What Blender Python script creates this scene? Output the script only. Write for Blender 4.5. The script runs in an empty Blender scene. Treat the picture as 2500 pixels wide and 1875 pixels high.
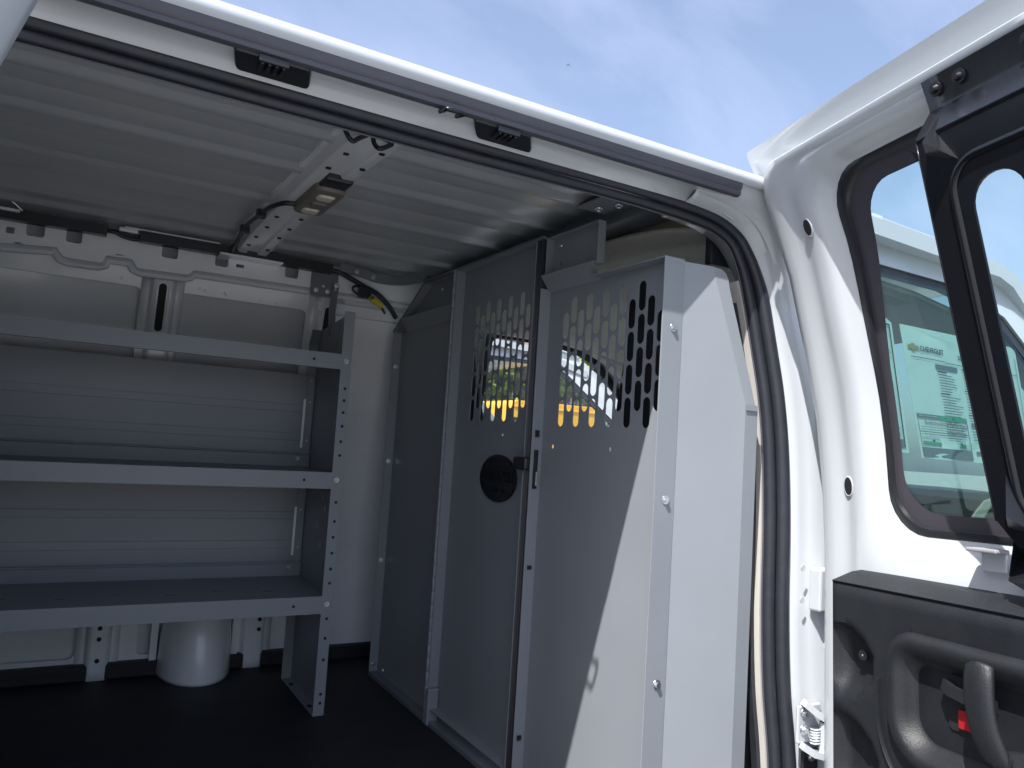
import bpy, bmesh, math, random
import numpy as np
from mathutils import Vector, Matrix
from mathutils.geometry import delaunay_2d_cdt
random.seed(7); rng = np.random.default_rng(7)
S = bpy.context.scene
R = math.radians

# ------------------------------------------------------------------ camera
cam_d = bpy.data.cameras.new('camera'); cam = bpy.data.objects.new('camera', cam_d)
S.collection.objects.link(cam); S.camera = cam
cam_d.sensor_width = 36.0; cam_d.lens = 27.03; cam_d.clip_start = 0.02; cam_d.clip_end = 20000
def _n(v): v = np.array(v, float); return v / np.linalg.norm(v)
_dz = _n([1524.0, -24075.5, 1877.0]); _x0 = _n([3250.0, 354.5, 1877.0])
_dx = _n(_x0 - _dz * np.dot(_x0, _dz)); _dy = np.cross(_dz, _dx)
_R = np.stack([_dx, _dy, _dz])                       # camera axes (right, down, forward) -> van axes
_r, _u, _b = _R @ [1, 0, 0], _R @ [0, -1, 0], _R @ [0, 0, -1]
cam.matrix_world = Matrix(((_r[0], _u[0], _b[0], 0.0), (_r[1], _u[1], _b[1], 0.0), (_r[2], _u[2], _b[2], 0.80), (0, 0, 0, 1)))

# ------------------------------------------------------------------ light
SUN = _n([0.55, 0.29, -1.0])                          # direction the sunlight travels
elev = math.asin(-SUN[2]); to_sun = -SUN
W = bpy.data.worlds.new('World'); S.world = W; W.use_nodes = True
nt = W.node_tree; nt.nodes.clear(); N = nt.nodes.new; LK = nt.links.new
out = N('ShaderNodeOutputWorld'); bg = N('ShaderNodeBackground'); sky = N('ShaderNodeTexSky')
sky.sky_type = 'NISHITA'; sky.sun_disc = False
sky.sun_elevation = elev; sky.sun_rotation = math.atan2(to_sun[0], to_sun[1])
sky.air_density = 1.0; sky.dust_density = 3.0; sky.ozone_density = 1.6; sky.altitude = 50
tc = N('ShaderNodeTexCoord'); mp = N('ShaderNodeMapping'); mp.inputs['Rotation'].default_value = (R(20), R(-25), R(35)); mp.inputs['Scale'].default_value = (1.2, 4.2, 3.0)
no = N('ShaderNodeTexNoise'); no.inputs['Scale'].default_value = 1.5; no.inputs['Detail'].default_value = 7; no.inputs['Roughness'].default_value = .55; no.inputs['Distortion'].default_value = .5
rp = N('ShaderNodeValToRGB'); rp.color_ramp.elements[0].position = .40; rp.color_ramp.elements[0].color = (.14, .14, .14, 1); rp.color_ramp.elements[1].position = .76; rp.color_ramp.elements[1].color = (.50, .50, .50, 1)
mx = N('ShaderNodeMix'); mx.data_type = 'RGBA'; mx.inputs[7].default_value = (3.9, 4.25, 5.7, 1)
LK(tc.outputs['Generated'], mp.inputs['Vector']); LK(mp.outputs['Vector'], no.inputs['Vector']); LK(no.outputs['Fac'], rp.inputs['Fac'])
LK(rp.outputs['Color'], mx.inputs[0]); LK(sky.outputs['Color'], mx.inputs[6]); LK(mx.outputs[2], bg.inputs['Color'])
bg.inputs['Strength'].default_value = 0.15; LK(bg.outputs['Background'], out.inputs['Surface'])
sl = bpy.data.lights.new('sun', 'SUN'); sl.energy = 5.0; sl.angle = R(.53); sl.color = (1.0, .985, .955)
so = bpy.data.objects.new('sun', sl); S.collection.objects.link(so)
so.rotation_euler = Vector(SUN.tolist()).to_track_quat('-Z', 'Y').to_euler(); so.location = (-6, -4, 10)
vs = S.view_settings; vs.view_transform = 'Standard'; vs.look = 'None'; vs.gamma = 1; vs.use_curve_mapping = False; vs.exposure = 0.71
S.render.engine = 'CYCLES'; cy = S.cycles; cy.use_denoising = True
cy.max_bounces = 14; cy.diffuse_bounces = 7; cy.glossy_bounces = 6; cy.transparent_max_bounces = 24; cy.transmission_bounces = 8
cy.sample_clamp_indirect = 8; cy.caustics_reflective = False; cy.caustics_refractive = False

# ------------------------------------------------------------------ materials
def material(name, col, rough=.5, metal=0.0, coat=0.0, bump=None, var=0.0, vscale=6.0, rvar=0.0, spec=.5, stretch=None, sheen=0.0, crough=.05):
    m = bpy.data.materials.new(name); m.use_nodes = True; t = m.node_tree; b = t.nodes['Principled BSDF']
    b.inputs['Base Color'].default_value = (*col, 1); b.inputs['Roughness'].default_value = rough; b.inputs['Metallic'].default_value = metal
    b.inputs['Coat Weight'].default_value = coat; b.inputs['Coat Roughness'].default_value = crough; b.inputs['Specular IOR Level'].default_value = spec
    b.inputs['Sheen Weight'].default_value = sheen
    tc = t.nodes.new('ShaderNodeTexCoord'); mp = t.nodes.new('ShaderNodeMapping'); t.links.new(tc.outputs['Object'], mp.inputs['Vector'])
    if stretch: mp.inputs['Scale'].default_value = stretch
    if var or rvar:
        n = t.nodes.new('ShaderNodeTexNoise'); n.inputs['Scale'].default_value = vscale; n.inputs['Detail'].default_value = 6; n.inputs['Roughness'].default_value = .6
        t.links.new(mp.outputs['Vector'], n.inputs['Vector'])
        if var:
            r = t.nodes.new('ShaderNodeMapRange'); r.inputs['From Min'].default_value = .3; r.inputs['From Max'].default_value = .7
            r.inputs['To Min'].default_value = 1 - var; r.inputs['To Max'].default_value = 1 + var
            mul = t.nodes.new('ShaderNodeMix'); mul.data_type = 'RGBA'; mul.blend_type = 'MULTIPLY'; mul.inputs[0].default_value = 1; mul.inputs[6].default_value = (*col, 1)
            t.links.new(n.outputs['Fac'], r.inputs['Value']); t.links.new(r.outputs['Result'], mul.inputs[7]); t.links.new(mul.outputs[2], b.inputs['Base Color'])
        if rvar:
            r2 = t.nodes.new('ShaderNodeMapRange'); r2.inputs['From Min'].default_value = .3; r2.inputs['From Max'].default_value = .7
            r2.inputs['To Min'].default_value = rough - rvar; r2.inputs['To Max'].default_value = rough + rvar
            t.links.new(n.outputs['Fac'], r2.inputs['Value']); t.links.new(r2.outputs['Result'], b.inputs['Roughness'])
    if bump:
        n2 = t.nodes.new('ShaderNodeTexNoise'); n2.inputs['Scale'].default_value = bump[0]; n2.inputs['Detail'].default_value = 4
        bm = t.nodes.new('ShaderNodeBump'); bm.inputs['Strength'].default_value = bump[1]; bm.inputs['Distance'].default_value = bump[2]
        t.links.new(mp.outputs['Vector'], n2.inputs['Vector']); t.links.new(n2.outputs['Fac'], bm.inputs['Height']); t.links.new(bm.outputs['Normal'], b.inputs['Normal'])
    return m
def glass(name, tint, refl=1.0):
    m = bpy.data.materials.new(name); m.use_nodes = True; t = m.node_tree; t.nodes.clear()
    o = t.nodes.new('ShaderNodeOutputMaterial'); tr = t.nodes.new('ShaderNodeBsdfTransparent'); tr.inputs['Color'].default_value = (*tint, 1)
    gl = t.nodes.new('ShaderNodeBsdfGlossy'); gl.inputs['Roughness'].default_value = .01
    fr = t.nodes.new('ShaderNodeFresnel'); ge = t.nodes.new('ShaderNodeNewGeometry'); mi = t.nodes.new('ShaderNodeMapRange')   # the same reflectance from either face of the thin pane
    mi.inputs['To Min'].default_value = 1.5 * refl; mi.inputs['To Max'].default_value = 1 / (1.5 * refl); t.links.new(ge.outputs['Backfacing'], mi.inputs['Value']); t.links.new(mi.outputs['Result'], fr.inputs['IOR'])
    mixn = t.nodes.new('ShaderNodeMixShader')
    t.links.new(fr.outputs['Fac'], mixn.inputs['Fac']); t.links.new(tr.outputs[0], mixn.inputs[1]); t.links.new(gl.outputs[0], mixn.inputs[2]); t.links.new(mixn.outputs[0], o.inputs['Surface'])
    return m
M = {
 'white': material('body_white_sun_lowered', (.505, .53, .555), .30, coat=.8, var=.015, vscale=3),  # same body paint as inside; colour lowered to hold down sunlit faces
 'inner': material('body_white_shade_raised', (.83, .85, .88), .36, coat=.9, crough=.14, var=.05, vscale=5, bump=(9, .10, .006), rvar=.05),  # same body paint; colour raised to brighten the shaded load bay
 'ceil': material('body_white_ceiling_shaded', (.47, .49, .52), .36, coat=.6, crough=.30, var=.04, vscale=4, bump=(5, .10, .008), rvar=.04),  # same body paint; colour lowered to put the ceiling deeper in shade
 'grey': material('grey_powder_coat', (.245, .265, .292), .42, var=.03, vscale=5, bump=(900, .12, .0006), rvar=.04),
 'greyd': material('grey_powder_coat_channel', (.165, .18, .203), .45, var=.03, vscale=5),
 'rubber': material('black_rubber', (.022, .024, .032), .42, var=.15, vscale=40, bump=(260, .15, .001)),
 'strip': material('drip_strip_plastic', (.075, .075, .095), .38, var=.06, vscale=20, bump=(300, .1, .0008)),
 'black': material('black_plastic', (.018, .019, .023), .38, var=.1, vscale=30, bump=(400, .12, .0006)),
 'gloss': material('black_gloss_paint', (.009, .010, .013), .26, coat=.0, spec=.5, rvar=.03, vscale=12),
 'trim': material('charcoal_door_trim', (.011, .0125, .016), .5, var=.08, vscale=25, bump=(420, .45, .0014), rvar=.05),
 'mat': material('black_floor_mat', (.011, .012, .017), .62, var=.55, vscale=9, stretch=(.6, 7, 7), bump=(60, .3, .002)),
 'beige': material('beige_headliner', (.74, .69, .62), .9, var=.05, vscale=30, bump=(500, .3, .001), sheen=.2),
 'beiged': material('beige_plastic', (.50, .475, .435), .55, var=.03, vscale=20),
 'zinc': material('zinc_bolt', (.72, .74, .76), .28, metal=1.0),
 'brass': material('brass_zinc', (.62, .52, .25), .3, metal=1.0, var=.1, vscale=60),
 'seat': material('dark_seat_cloth', (.020, .021, .026), .85, var=.1, vscale=60),
 'dash': material('tan_dash_plastic', (.34, .32, .29), .6, var=.05, vscale=20, bump=(300, .3, .001)),
 'carpet': material('tan_carpet', (.36, .34, .30), .95),
 'lens': material('lamp_lens', (.75, .70, .56), .25),
 'lampb': material('lamp_bezel_taupe', (.20, .185, .165), .5),
 'yellowp': material('yellow_connector', (.62, .56, .05), .45),
 'brown': material('brown_plastic', (.12, .05, .03), .5),
 'red': material('red_plastic', (.36, .012, .016), .45),
 'frit': material('black_ceramic_frit', (.055, .05, .06), .35, rvar=.04, vscale=8),
 'frit2': material('grey_clip_plastic', (.30, .29, .31), .5),
 'hole': material('dark_hole', (.01, .01, .013), .7),
 'glassd': glass('side_door_glass', (.78, .90, .885)),
 'glassf': glass('front_door_glass', (.52, .67, .655), 1.0),
 'glassw': glass('windshield_glass', (.88, .96, .92)),
 'glassc': glass('clear_glass', (.94, .96, .94)),
 'paper': material('printed_paper', (.82, .86, .82), .75, var=.03, vscale=8, bump=(14, .4, .006)),
 'ink': material('black_ink', (.05, .055, .08), .6),
 'inkgrey': material('grey_ink', (.20, .22, .24), .6),
 'inkgreen': material('green_ink', (.05, .42, .22), .6),
 'gold': material('gold_ink', (.45, .36, .17), .5),
 'mirror': material('mirror_glass', (.75, .78, .78), .03, metal=1.0),
 'asphalt': material('pale_concrete', (.27, .267, .26), .9, var=.25, vscale=2.5, bump=(60, .6, .01)),
 'yellowpaint': material('school_yellow_paint', (.82, .40, .025), .35, coat=.4, var=.02),
 'orange': material('darker_orange_paint', (.62, .24, .02), .4),
 'tyre': material('tyre_rubber', (.02, .02, .021), .8),
 'steel': material('painted_steel_wheel', (.35, .36, .37), .4, metal=.6),
 'stucco': material('beige_stucco', (.52, .43, .35), .9, var=.06, vscale=1.5, bump=(30, .4, .01)),
 'fascia': material('pale_fascia', (.62, .60, .56), .8),
 'greenroof': material('pale_green_metal_roof', (.33, .50, .43), .5),
 'purple': material('purple_banner', (.25, .08, .28), .6),
 'bluesign': material('blue_sign_letter', (.03, .04, .30), .5),
 'shop': material('shopfront_dark', (.10, .12, .13), .2),
 'pole': material('dark_lamp_post_paint', (.05, .05, .055), .5),
 'bark': material('tree_bark', (.10, .075, .055), .9, var=.3, vscale=12, bump=(30, .8, .02)),
 'lamp': material('lamp_red_lens', (.4, .02, .02), .3),
 'plane': material('airliner_grey', (.25, .26, .28), .4),
}
def leaf_mat(name, c):
    m = bpy.data.materials.new(name); m.use_nodes = True; t = m.node_tree; t.nodes.clear()
    o = t.nodes.new('ShaderNodeOutputMaterial'); d = t.nodes.new('ShaderNodeBsdfDiffuse'); tl = t.nodes.new('ShaderNodeBsdfTranslucent'); mixn = t.nodes.new('ShaderNodeMixShader')
    oi = t.nodes.new('ShaderNodeNewGeometry'); hs = t.nodes.new('ShaderNodeHueSaturation'); hs.inputs['Color'].default_value = (*c, 1)
    mr = t.nodes.new('ShaderNodeMapRange'); mr.inputs['To Min'].default_value = .6; mr.inputs['To Max'].default_value = 1.5
    t.links.new(oi.outputs['Random Per Island'], mr.inputs['Value']); t.links.new(mr.outputs['Result'], hs.inputs['Value'])
    t.links.new(hs.outputs['Color'], d.inputs['Color']); t.links.new(hs.outputs['Color'], tl.inputs['Color']); mixn.inputs['Fac'].default_value = .45
    t.links.new(d.outputs[0], mixn.inputs[1]); t.links.new(tl.outputs[0], mixn.inputs[2]); t.links.new(mixn.outputs[0], o.inputs['Surface'])
    return m
M['leaf'] = leaf_mat('spring_leaf', (.27, .34, .04)); M['leafd'] = leaf_mat('dark_leaf', (.06, .11, .025))

# ------------------------------------------------------------------ builders
COL = S.collection
def attach(o, parent):
    if parent is not None:
        o.parent = parent
        if parent.type == 'EMPTY': o.matrix_parent_inverse = Matrix.Translation(-parent.location)
def thing(name, label, cat, loc=(0, 0, 0), group=None):
    o = bpy.data.objects.new(name, None); COL.objects.link(o); o.location = loc; o.empty_display_size = .1
    o['label'] = label; o['category'] = cat
    if group: o['group'] = group
    return o
def tag(o, label=None, cat=None, group=None, kind=None):
    if label: o['label'] = label
    if cat: o['category'] = cat
    if group: o['group'] = group
    if kind: o['kind'] = kind
    return o
def mk(name, verts, faces, mat, parent=None, smooth=None, solid=None, bevel=None, off=-1.0):
    me = bpy.data.meshes.new(name); me.from_pydata([tuple(map(float, v)) for v in verts], [], [tuple(f) for f in faces]); me.update()
    me.materials.append(M[mat] if isinstance(mat, str) else mat)
    if smooth is not None:
        me.polygons.foreach_set('use_smooth', [True] * len(me.polygons)); me.set_sharp_from_angle(angle=R(smooth))
    o = bpy.data.objects.new(name, me); COL.objects.link(o); attach(o, parent)
    if solid: md = o.modifiers.new('solid', 'SOLIDIFY'); md.thickness = solid; md.offset = off
    if bevel: md = o.modifiers.new('bevel', 'BEVEL'); md.width = bevel; md.segments = 2; md.limit_method = 'ANGLE'; md.angle_limit = R(40); md.use_clamp_overlap = True
    return o
BOXF = [(0, 3, 2, 1), (4, 5, 6, 7), (0, 1, 5, 4), (1, 2, 6, 5), (2, 3, 7, 6), (3, 0, 4, 7)]
def boxv(lo, hi):
    a, b = lo, hi
    return [(a[0], a[1], a[2]), (b[0], a[1], a[2]), (b[0], b[1], a[2]), (a[0], b[1], a[2]), (a[0], a[1], b[2]), (b[0], a[1], b[2]), (b[0], b[1], b[2]), (a[0], b[1], b[2])]
def box(name, lo, hi, mat, parent=None, bevel=.002, fn=None):
    v = boxv(lo, hi)
    if fn: v = [fn(*p) for p in v]
    return mk(name, v, BOXF, mat, parent, bevel=bevel)
def loft(name, rows, mat, parent=None, close=False, smooth=40, solid=None, flip=False, off=-1.0, caps=False):
    n = len(rows[0]); V = [p for r in rows for p in r]; F = []
    for i in range(len(rows) - 1):
        for j in range(n if close else n - 1):
            k = (j + 1) % n; f = (i * n + j, i * n + k, (i + 1) * n + k, (i + 1) * n + j)
            F.append(f[::-1] if flip else f)
    if caps and close:
        F.append(tuple(range(n))[::-1] if not flip else tuple(range(n))); q = (len(rows) - 1) * n
        F.append(tuple(range(q, q + n)) if not flip else tuple(range(q, q + n))[::-1])
    return mk(name, V, F, mat, parent, smooth=smooth, solid=solid, off=off)
def sweep(name, path, prof, mat, parent=None, ref=(0, 0, 1), closed_prof=True, smooth=40, caps=True, solid=None):
    P = [np.array(p, float) for p in path]; rows = []
    for i, p in enumerate(P):
        t = _n(P[min(i + 1, len(P) - 1)] - P[max(i - 1, 0)]); rf = np.array(ref[i] if isinstance(ref, list) else ref, float)
        a = _n(rf - t * np.dot(rf, t)); b = np.cross(t, a)
        rows.append([p + a * q[0] + b * q[1] for q in prof])
    return loft(name, rows, mat, parent, close=closed_prof, smooth=smooth, caps=caps and closed_prof, solid=solid)
def circ(r, n=10, ph=0.0, sx=1.0, sy=1.0): return [(r * sx * math.cos(2 * math.pi * i / n + ph), r * sy * math.sin(2 * math.pi * i / n + ph)) for i in range(n)]
def tube(name, path, r, mat, parent=None, n=10, ref=(.13, .21, 1)): return sweep(name, path, circ(r, n), mat, parent, ref=ref, smooth=50)
def catmull(pts, k=8):
    P = [np.array(p, float) for p in pts]; P = [2 * P[0] - P[1]] + P + [2 * P[-1] - P[-2]]; o = []
    for i in range(1, len(P) - 2):
        for j in range(k):
            t = j / k; a, b, c, d = P[i - 1], P[i], P[i + 1], P[i + 2]
            o.append(.5 * ((2 * b) + (c - a) * t + (2 * a - 5 * b + 4 * c - d) * t * t + (3 * b - a - 3 * c + d) * t ** 3))
    o.append(P[-2]); return o
def rrect(a0, a1, b0, b1, r, k=5):
    o = []
    for cx, cy, s in ((a1 - r, b1 - r, 0), (a0 + r, b1 - r, 90), (a0 + r, b0 + r, 180), (a1 - r, b0 + r, 270)):
        for i in range(k + 1): t = R(s + 90 * i / k); o.append((cx + r * math.cos(t), cy + r * math.sin(t)))
    return o
def slot(c, top, w, ln, k=6):
    return rrect(c - w / 2, c + w / 2, top - ln, top, w / 2 - 1e-4, k)
def inside(p, poly):
    x, y = p; c = False; j = len(poly) - 1
    for i in range(len(poly)):
        xi, yi = poly[i]; xj, yj = poly[j]
        if (yi > y) != (yj > y) and x < (xj - xi) * (y - yi) / (yj - yi) + xi: c = not c
        j = i
    return c
def plate(name, outline, holes, fn, th, mat, parent=None, extra=(), lines=(), smooth=None, bevel=None):
    """sheet with real holes: 2D outline and holes, mapped to space by fn(a, b, depth); th is its thickness."""
    V = [Vector(p) for p in outline]; E = [(i, (i + 1) % len(outline)) for i in range(len(outline))]
    for h in holes:
        s = len(V); V += [Vector(p) for p in h]; E += [(s + i, s + (i + 1) % len(h)) for i in range(len(h))]
    for l in lines:
        s = len(V); V += [Vector(p) for p in l]; E += [(s + i, s + i + 1) for i in range(len(l) - 1)]
    V += [Vector(p) for p in extra if inside(p, outline)]
    vo, _, fo, *_ = delaunay_2d_cdt(V, E, [], 0, 1e-6)
    boxes = [(min(p[0] for p in h), max(p[0] for p in h), min(p[1] for p in h), max(p[1] for p in h), h) for h in holes]
    keep = []
    for f in fo:
        cx = sum(vo[i][0] for i in f) / len(f); cy_ = sum(vo[i][1] for i in f) / len(f)
        if not inside((cx, cy_), outline): continue
        if any(b[0] <= cx <= b[1] and b[2] <= cy_ <= b[3] and inside((cx, cy_), b[4]) for b in boxes): continue
        keep.append(list(f))
    n = len(vo); P = [fn(v[0], v[1], 0.0) for v in vo] + [fn(v[0], v[1], th) for v in vo]
    F = [tuple(f) for f in keep] + ([tuple(i + n for i in f[::-1]) for f in keep] if th else [])
    cnt = {}
    for f in keep:
        for i in range(len(f)):
            e = (f[i], f[(i + 1) % len(f)]); k = tuple(sorted(e)); cnt[k] = None if k in cnt else e
    for e in cnt.values():
        if e and th: F.append((e[1], e[0], e[0] + n, e[1] + n))
    me_o = mk(name, P, F, mat, parent, smooth=smooth, bevel=bevel)
    bmx = bmesh.new(); bmx.from_mesh(me_o.data); bmesh.ops.delete(bmx, geom=[v for v in bmx.verts if not v.link_faces], context='VERTS')
    bmesh.ops.recalc_face_normals(bmx, faces=bmx.faces); bmx.to_mesh(me_o.data); bmx.free()
    return me_o
_text_cache = {}
def text_mesh(name, s, size, fn, mat, parent=None, bold=0.0, align='LEFT', xs=1.0):
    """flat lettering: fn(a, b) maps the writing plane to space."""
    c = bpy.data.curves.new('lettering', 'FONT'); c.body = s; c.size = size; c.align_x = align; c.offset = bold; c.resolution_u = 3
    o = bpy.data.objects.new('lettering', c); COL.objects.link(o); dg = bpy.context.evaluated_depsgraph_get(); dg.update()
    me = bpy.data.meshes.new_from_object(o.evaluated_get(dg)); V = [fn(v.co.x * xs, v.co.y) for v in me.vertices]; F = [tuple(p.vertices) for p in me.polygons]
    bpy.data.objects.remove(o); bpy.data.curves.remove(c); bpy.data.meshes.remove(me)
    return mk(name, V, F, mat, parent)
def _bolt_mesh(hexhead=True):
    bm = bmesh.new()
    bmesh.ops.create_cone(bm, cap_ends=True, segments=16, radius1=1.0, radius2=.94, depth=.18, matrix=Matrix.Translation((0, 0, .09)))
    bmesh.ops.create_cone(bm, cap_ends=True, segments=6 if hexhead else 14, radius1=.62, radius2=.56 if hexhead else .35, depth=.5, matrix=Matrix.Translation((0, 0, .42)))
    me = bpy.data.meshes.new('bolt'); bm.to_mesh(me); bm.free(); me.materials.append(M['zinc']); return me
BOLT = _bolt_mesh(); SCREW = _bolt_mesh(False); SCREWK = SCREW.copy(); SCREWK.materials[0] = M['gloss']
def bolt(pos, nrm, r, parent, name='bolt', me=None):
    o = bpy.data.objects.new(name, me or BOLT); COL.objects.link(o); attach(o, parent)
    q = Vector((0, 0, 1)).rotation_difference(Vector(nrm)); o.matrix_basis = Matrix.Translation(pos) @ q.to_matrix().to_4x4() @ Matrix.Rotation(random.random() * 2, 4, 'Z') @ Matrix.Diagonal((r, r, r, 1))
    return o
def disc(name, pos, nrm, r, mat, parent, n=14, th=.0015, sy=1.0):
    q = Vector((0, 0, 1)).rotation_difference(Vector(nrm)); V = []
    for z in (0, th):
        for i in range(n): a = 2 * math.pi * i / n; V.append(Vector(pos) + q @ Vector((r * math.cos(a), r * sy * math.sin(a), z)))
    F = [tuple(range(n))[::-1], tuple(range(n, 2 * n))] + [(i, (i + 1) % n, n + (i + 1) % n, n + i) for i in range(n)]
    return mk(name, V, F, mat, parent)
def lin(t, xs, ys): return float(np.interp(t, xs, ys))

GZ = -0.70                                            # the ground lies 0.70 m under the cargo floor
# ------------------------------------------------------------------ setting
g = mk('ground', [(-400, -400, GZ), (500, -400, GZ), (500, 500, GZ), (-400, 500, GZ)], [(0, 1, 2, 3)], 'asphalt'); tag(g, 'pale concrete parking lot under the vans', 'ground', kind='structure')

# ------------------------------------------------------------------ the cargo van
van = thing('cargo_van', 'white cargo van with its side doors open, camera looking into the load bay', 'van', (0.5, 1.9, GZ))
FAR0 = 2.84
def tumble(z): return .12 * max(0.0, (z - .6) / .75) ** 2
def y_near(z): return .955 + tumble(z)                # outer skin, kerb side
def y_far(z): return FAR0 - 1.45 * tumble(z)          # outer skin, driver side
def y_rib(z): return 2.70 - .17 * (min(max(z - .40, 0), .9) / .87) ** 1.5   # inner face of the wall posts
ZS = [-.45, -.2, 0, .2, .4, .6, .75, .9, 1.0, 1.1, 1.2, 1.28, 1.33]

# ceiling with pressed beads
ribs = [1.466, 1.699, 1.979, 2.306, 2.415]; seams = [1.563, 1.817, 2.12]
def zc(y): return 1.385 - .030 * abs((y - 1.85) / .75) ** 3.2
prof = []
def cy_add(y, d): prof.append((y, zc(y) - d))
yy = 1.13; marks = sorted([(r, 'r') for r in ribs] + [(s, 's') for s in seams])
cy_add(1.125, 0)
for y0, k in marks:
    if k == 'r':
        for dy, d in ((-.036, 0), (-.028, .0008), (-.014, .0065), (-.004, .0088), (.008, .0088), (.016, .0065), (.030, .0008), (.040, 0)): cy_add(y0 + dy, d)
    else:
        for dy, d in ((-.05, 0), (-.002, .0035), (0, .0035), (.0004, 0), (.006, 0)): cy_add(y0 + dy, d)
cy_add(2.49, 0); prof.append((2.50, zc(2.5) + .012))
xs_c = [-2.3] + list(np.linspace(-1.2, 1.09, 14))
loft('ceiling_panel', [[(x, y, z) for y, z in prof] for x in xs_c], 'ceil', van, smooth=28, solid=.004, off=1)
# roof skin
def roof_pt(x, t):
    y = 1.044 + t * 1.652; e = abs(2 * t - 1); z = 1.347 - .035 * max(0, t - .5) * 2 + .08 * (1 - e ** 3.0)
    if x > 1.2: z -= .02 * ((x - 1.2) / .7) ** 2
    return (x, y, z)
loft('roof_skin', [[roof_pt(x, t) for t in np.linspace(0, 1, 25)] for x in (-2.4, -1, 0, 1.0, 1.3, 1.5, 1.7, 1.80)], 'white', van, smooth=60, solid=.006)
FRONT_ROOF = ((1.80, .0), (1.90, .10), (1.98, .22), (2.04, .34), (2.075, .42))
def front_roof(T): return [[T(p[0] + bf * (1 - (2 * t - 1) ** 2), p[1], p[2] - .03 * k) for t in np.linspace(0, 1, 25) for p in (roof_pt(x, t),)] for k, (x, bf) in zip((0, .1, .3, .6, 1.0), FRONT_ROOF)]
loft('cab_roof', front_roof(lambda x, y, z: (x, y, z)), 'white', van, smooth=60, solid=.006)
# roof bow with two ridges, slots and a hanging end
def bow_path(x): return [(x, y, zc(y) - .004) for y in np.linspace(1.16, 2.50, 16)]
bw = sweep('roof_bow', bow_path(.456), [(0, -.066), (-.004, -.064), (-.004, -.052), (-.026, -.044), (-.030, -.038), (-.030, -.018), (-.022, -.014), (-.022, .012), (-.030, .017), (-.030, .040), (-.026, .046), (-.005, .058), (-.005, .066), (0, .068)], 'inner', van, ref=(0, 0, 1), smooth=35)
for i, (dx, y) in enumerate([(-.028, 1.45), (.028, 1.40), (-.030, 1.56), (.03, 1.52), (-.028, 2.02), (.03, 2.0), (-.026, 2.14), (.03, 2.12), (-.03, 2.26), (.028, 2.23), (-.03, 2.36), (.03, 2.38)]):
    box('slot_hole', (.456 + dx - .005, y - .004, zc(y) - .0375), (.456 + dx + .005, y + .004, zc(y) - .0335), 'hole', bw, bevel=None)
box('bow_foot', (.36, 2.44, 1.318), (.55, 2.53, 1.324), 'inner', van, bevel=.002)
box('front_roof_bow', (1.092, 1.14, 1.345), (1.19, 2.56, 1.392), 'greyd', van, bevel=.006)
# bracket over the partition with bolts
bk = box('ceiling_bracket', (.99, 1.33, 1.362), (1.09, 1.47, 1.366), 'greyd', van, bevel=.001)
bolt((1.035, 1.44, 1.362), (0, 0, -1), .009, bk); bolt((1.055, 1.39, 1.362), (0, 0, -1), .009, bk)
# dome lamp on the bow
dl = mk('dome_light', *(lambda o: ([(a, b, 1.352) for a, b in o] + [(.469 + (a - .469) * .9, 1.775 + (b - 1.775) * .95, 1.334) for a, b in o], [tuple(range(len(o))), tuple(range(len(o), 2 * len(o)))[::-1]] + [(i, i + len(o), (i + 1) % len(o) + len(o), (i + 1) % len(o)) for i in range(len(o))]))(rrect(.432, .506, 1.665, 1.895, .022, 4)), 'lampb', van, smooth=30, bevel=.002)
for k, yv in enumerate((1.722, 1.785, 1.848)):
    o_ = rrect(.449, .489, yv - .020, yv + .020, .009, 4); n_ = len(o_)
    mk('lens', [(a, b, 1.3336) for a, b in o_] + [(.469 + (a - .469) * .8, yv + (b - yv) * .8, 1.329) for a, b in o_], [tuple(range(n_, 2 * n_))[::-1]] + [(i, i + n_, (i + 1) % n_ + n_, (i + 1) % n_) for i in range(n_)], 'lens' if k != 1 else 'lampb', dl, smooth=40)
box('lamp_housing', (.438, 1.615, 1.342), (.500, 1.70, 1.372), 'black', van, bevel=.006)
tube('lamp_wire', catmull([(.44, 1.86, 1.348), (.41, 1.87, 1.345), (.392, 1.93, 1.346), (.388, 2.05, 1.352), (.385, 2.2, 1.354), (.39, 2.33, 1.345), (.395, 2.45, 1.33)], 6), .006, 'black', van)
for p in ((.388, 2.02, 1.350), (.386, 2.22, 1.352)): box('wire_clip', (p[0] - .012, p[1] - .01, p[2] - .012), (p[0] + .012, p[1] + .01, p[2] + .01), 'black', van, bevel=.002)
# wire hook at the near end of the bow
tube('roof_hook', catmull([(.386, 1.33, 1.372), (.386, 1.33, 1.350), (.393, 1.33, 1.335), (.403, 1.33, 1.327), (.413, 1.33, 1.334), (.431, 1.33, 1.346), (.445, 1.33, 1.347), (.462, 1.325, 1.344), (.474, 1.32, 1.338), (.466, 1.32, 1.330), (.450, 1.32, 1.322), (.443, 1.33, 1.334), (.440, 1.33, 1.350), (.442, 1.33, 1.372)], 6), .0045, 'gloss', van)

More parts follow.
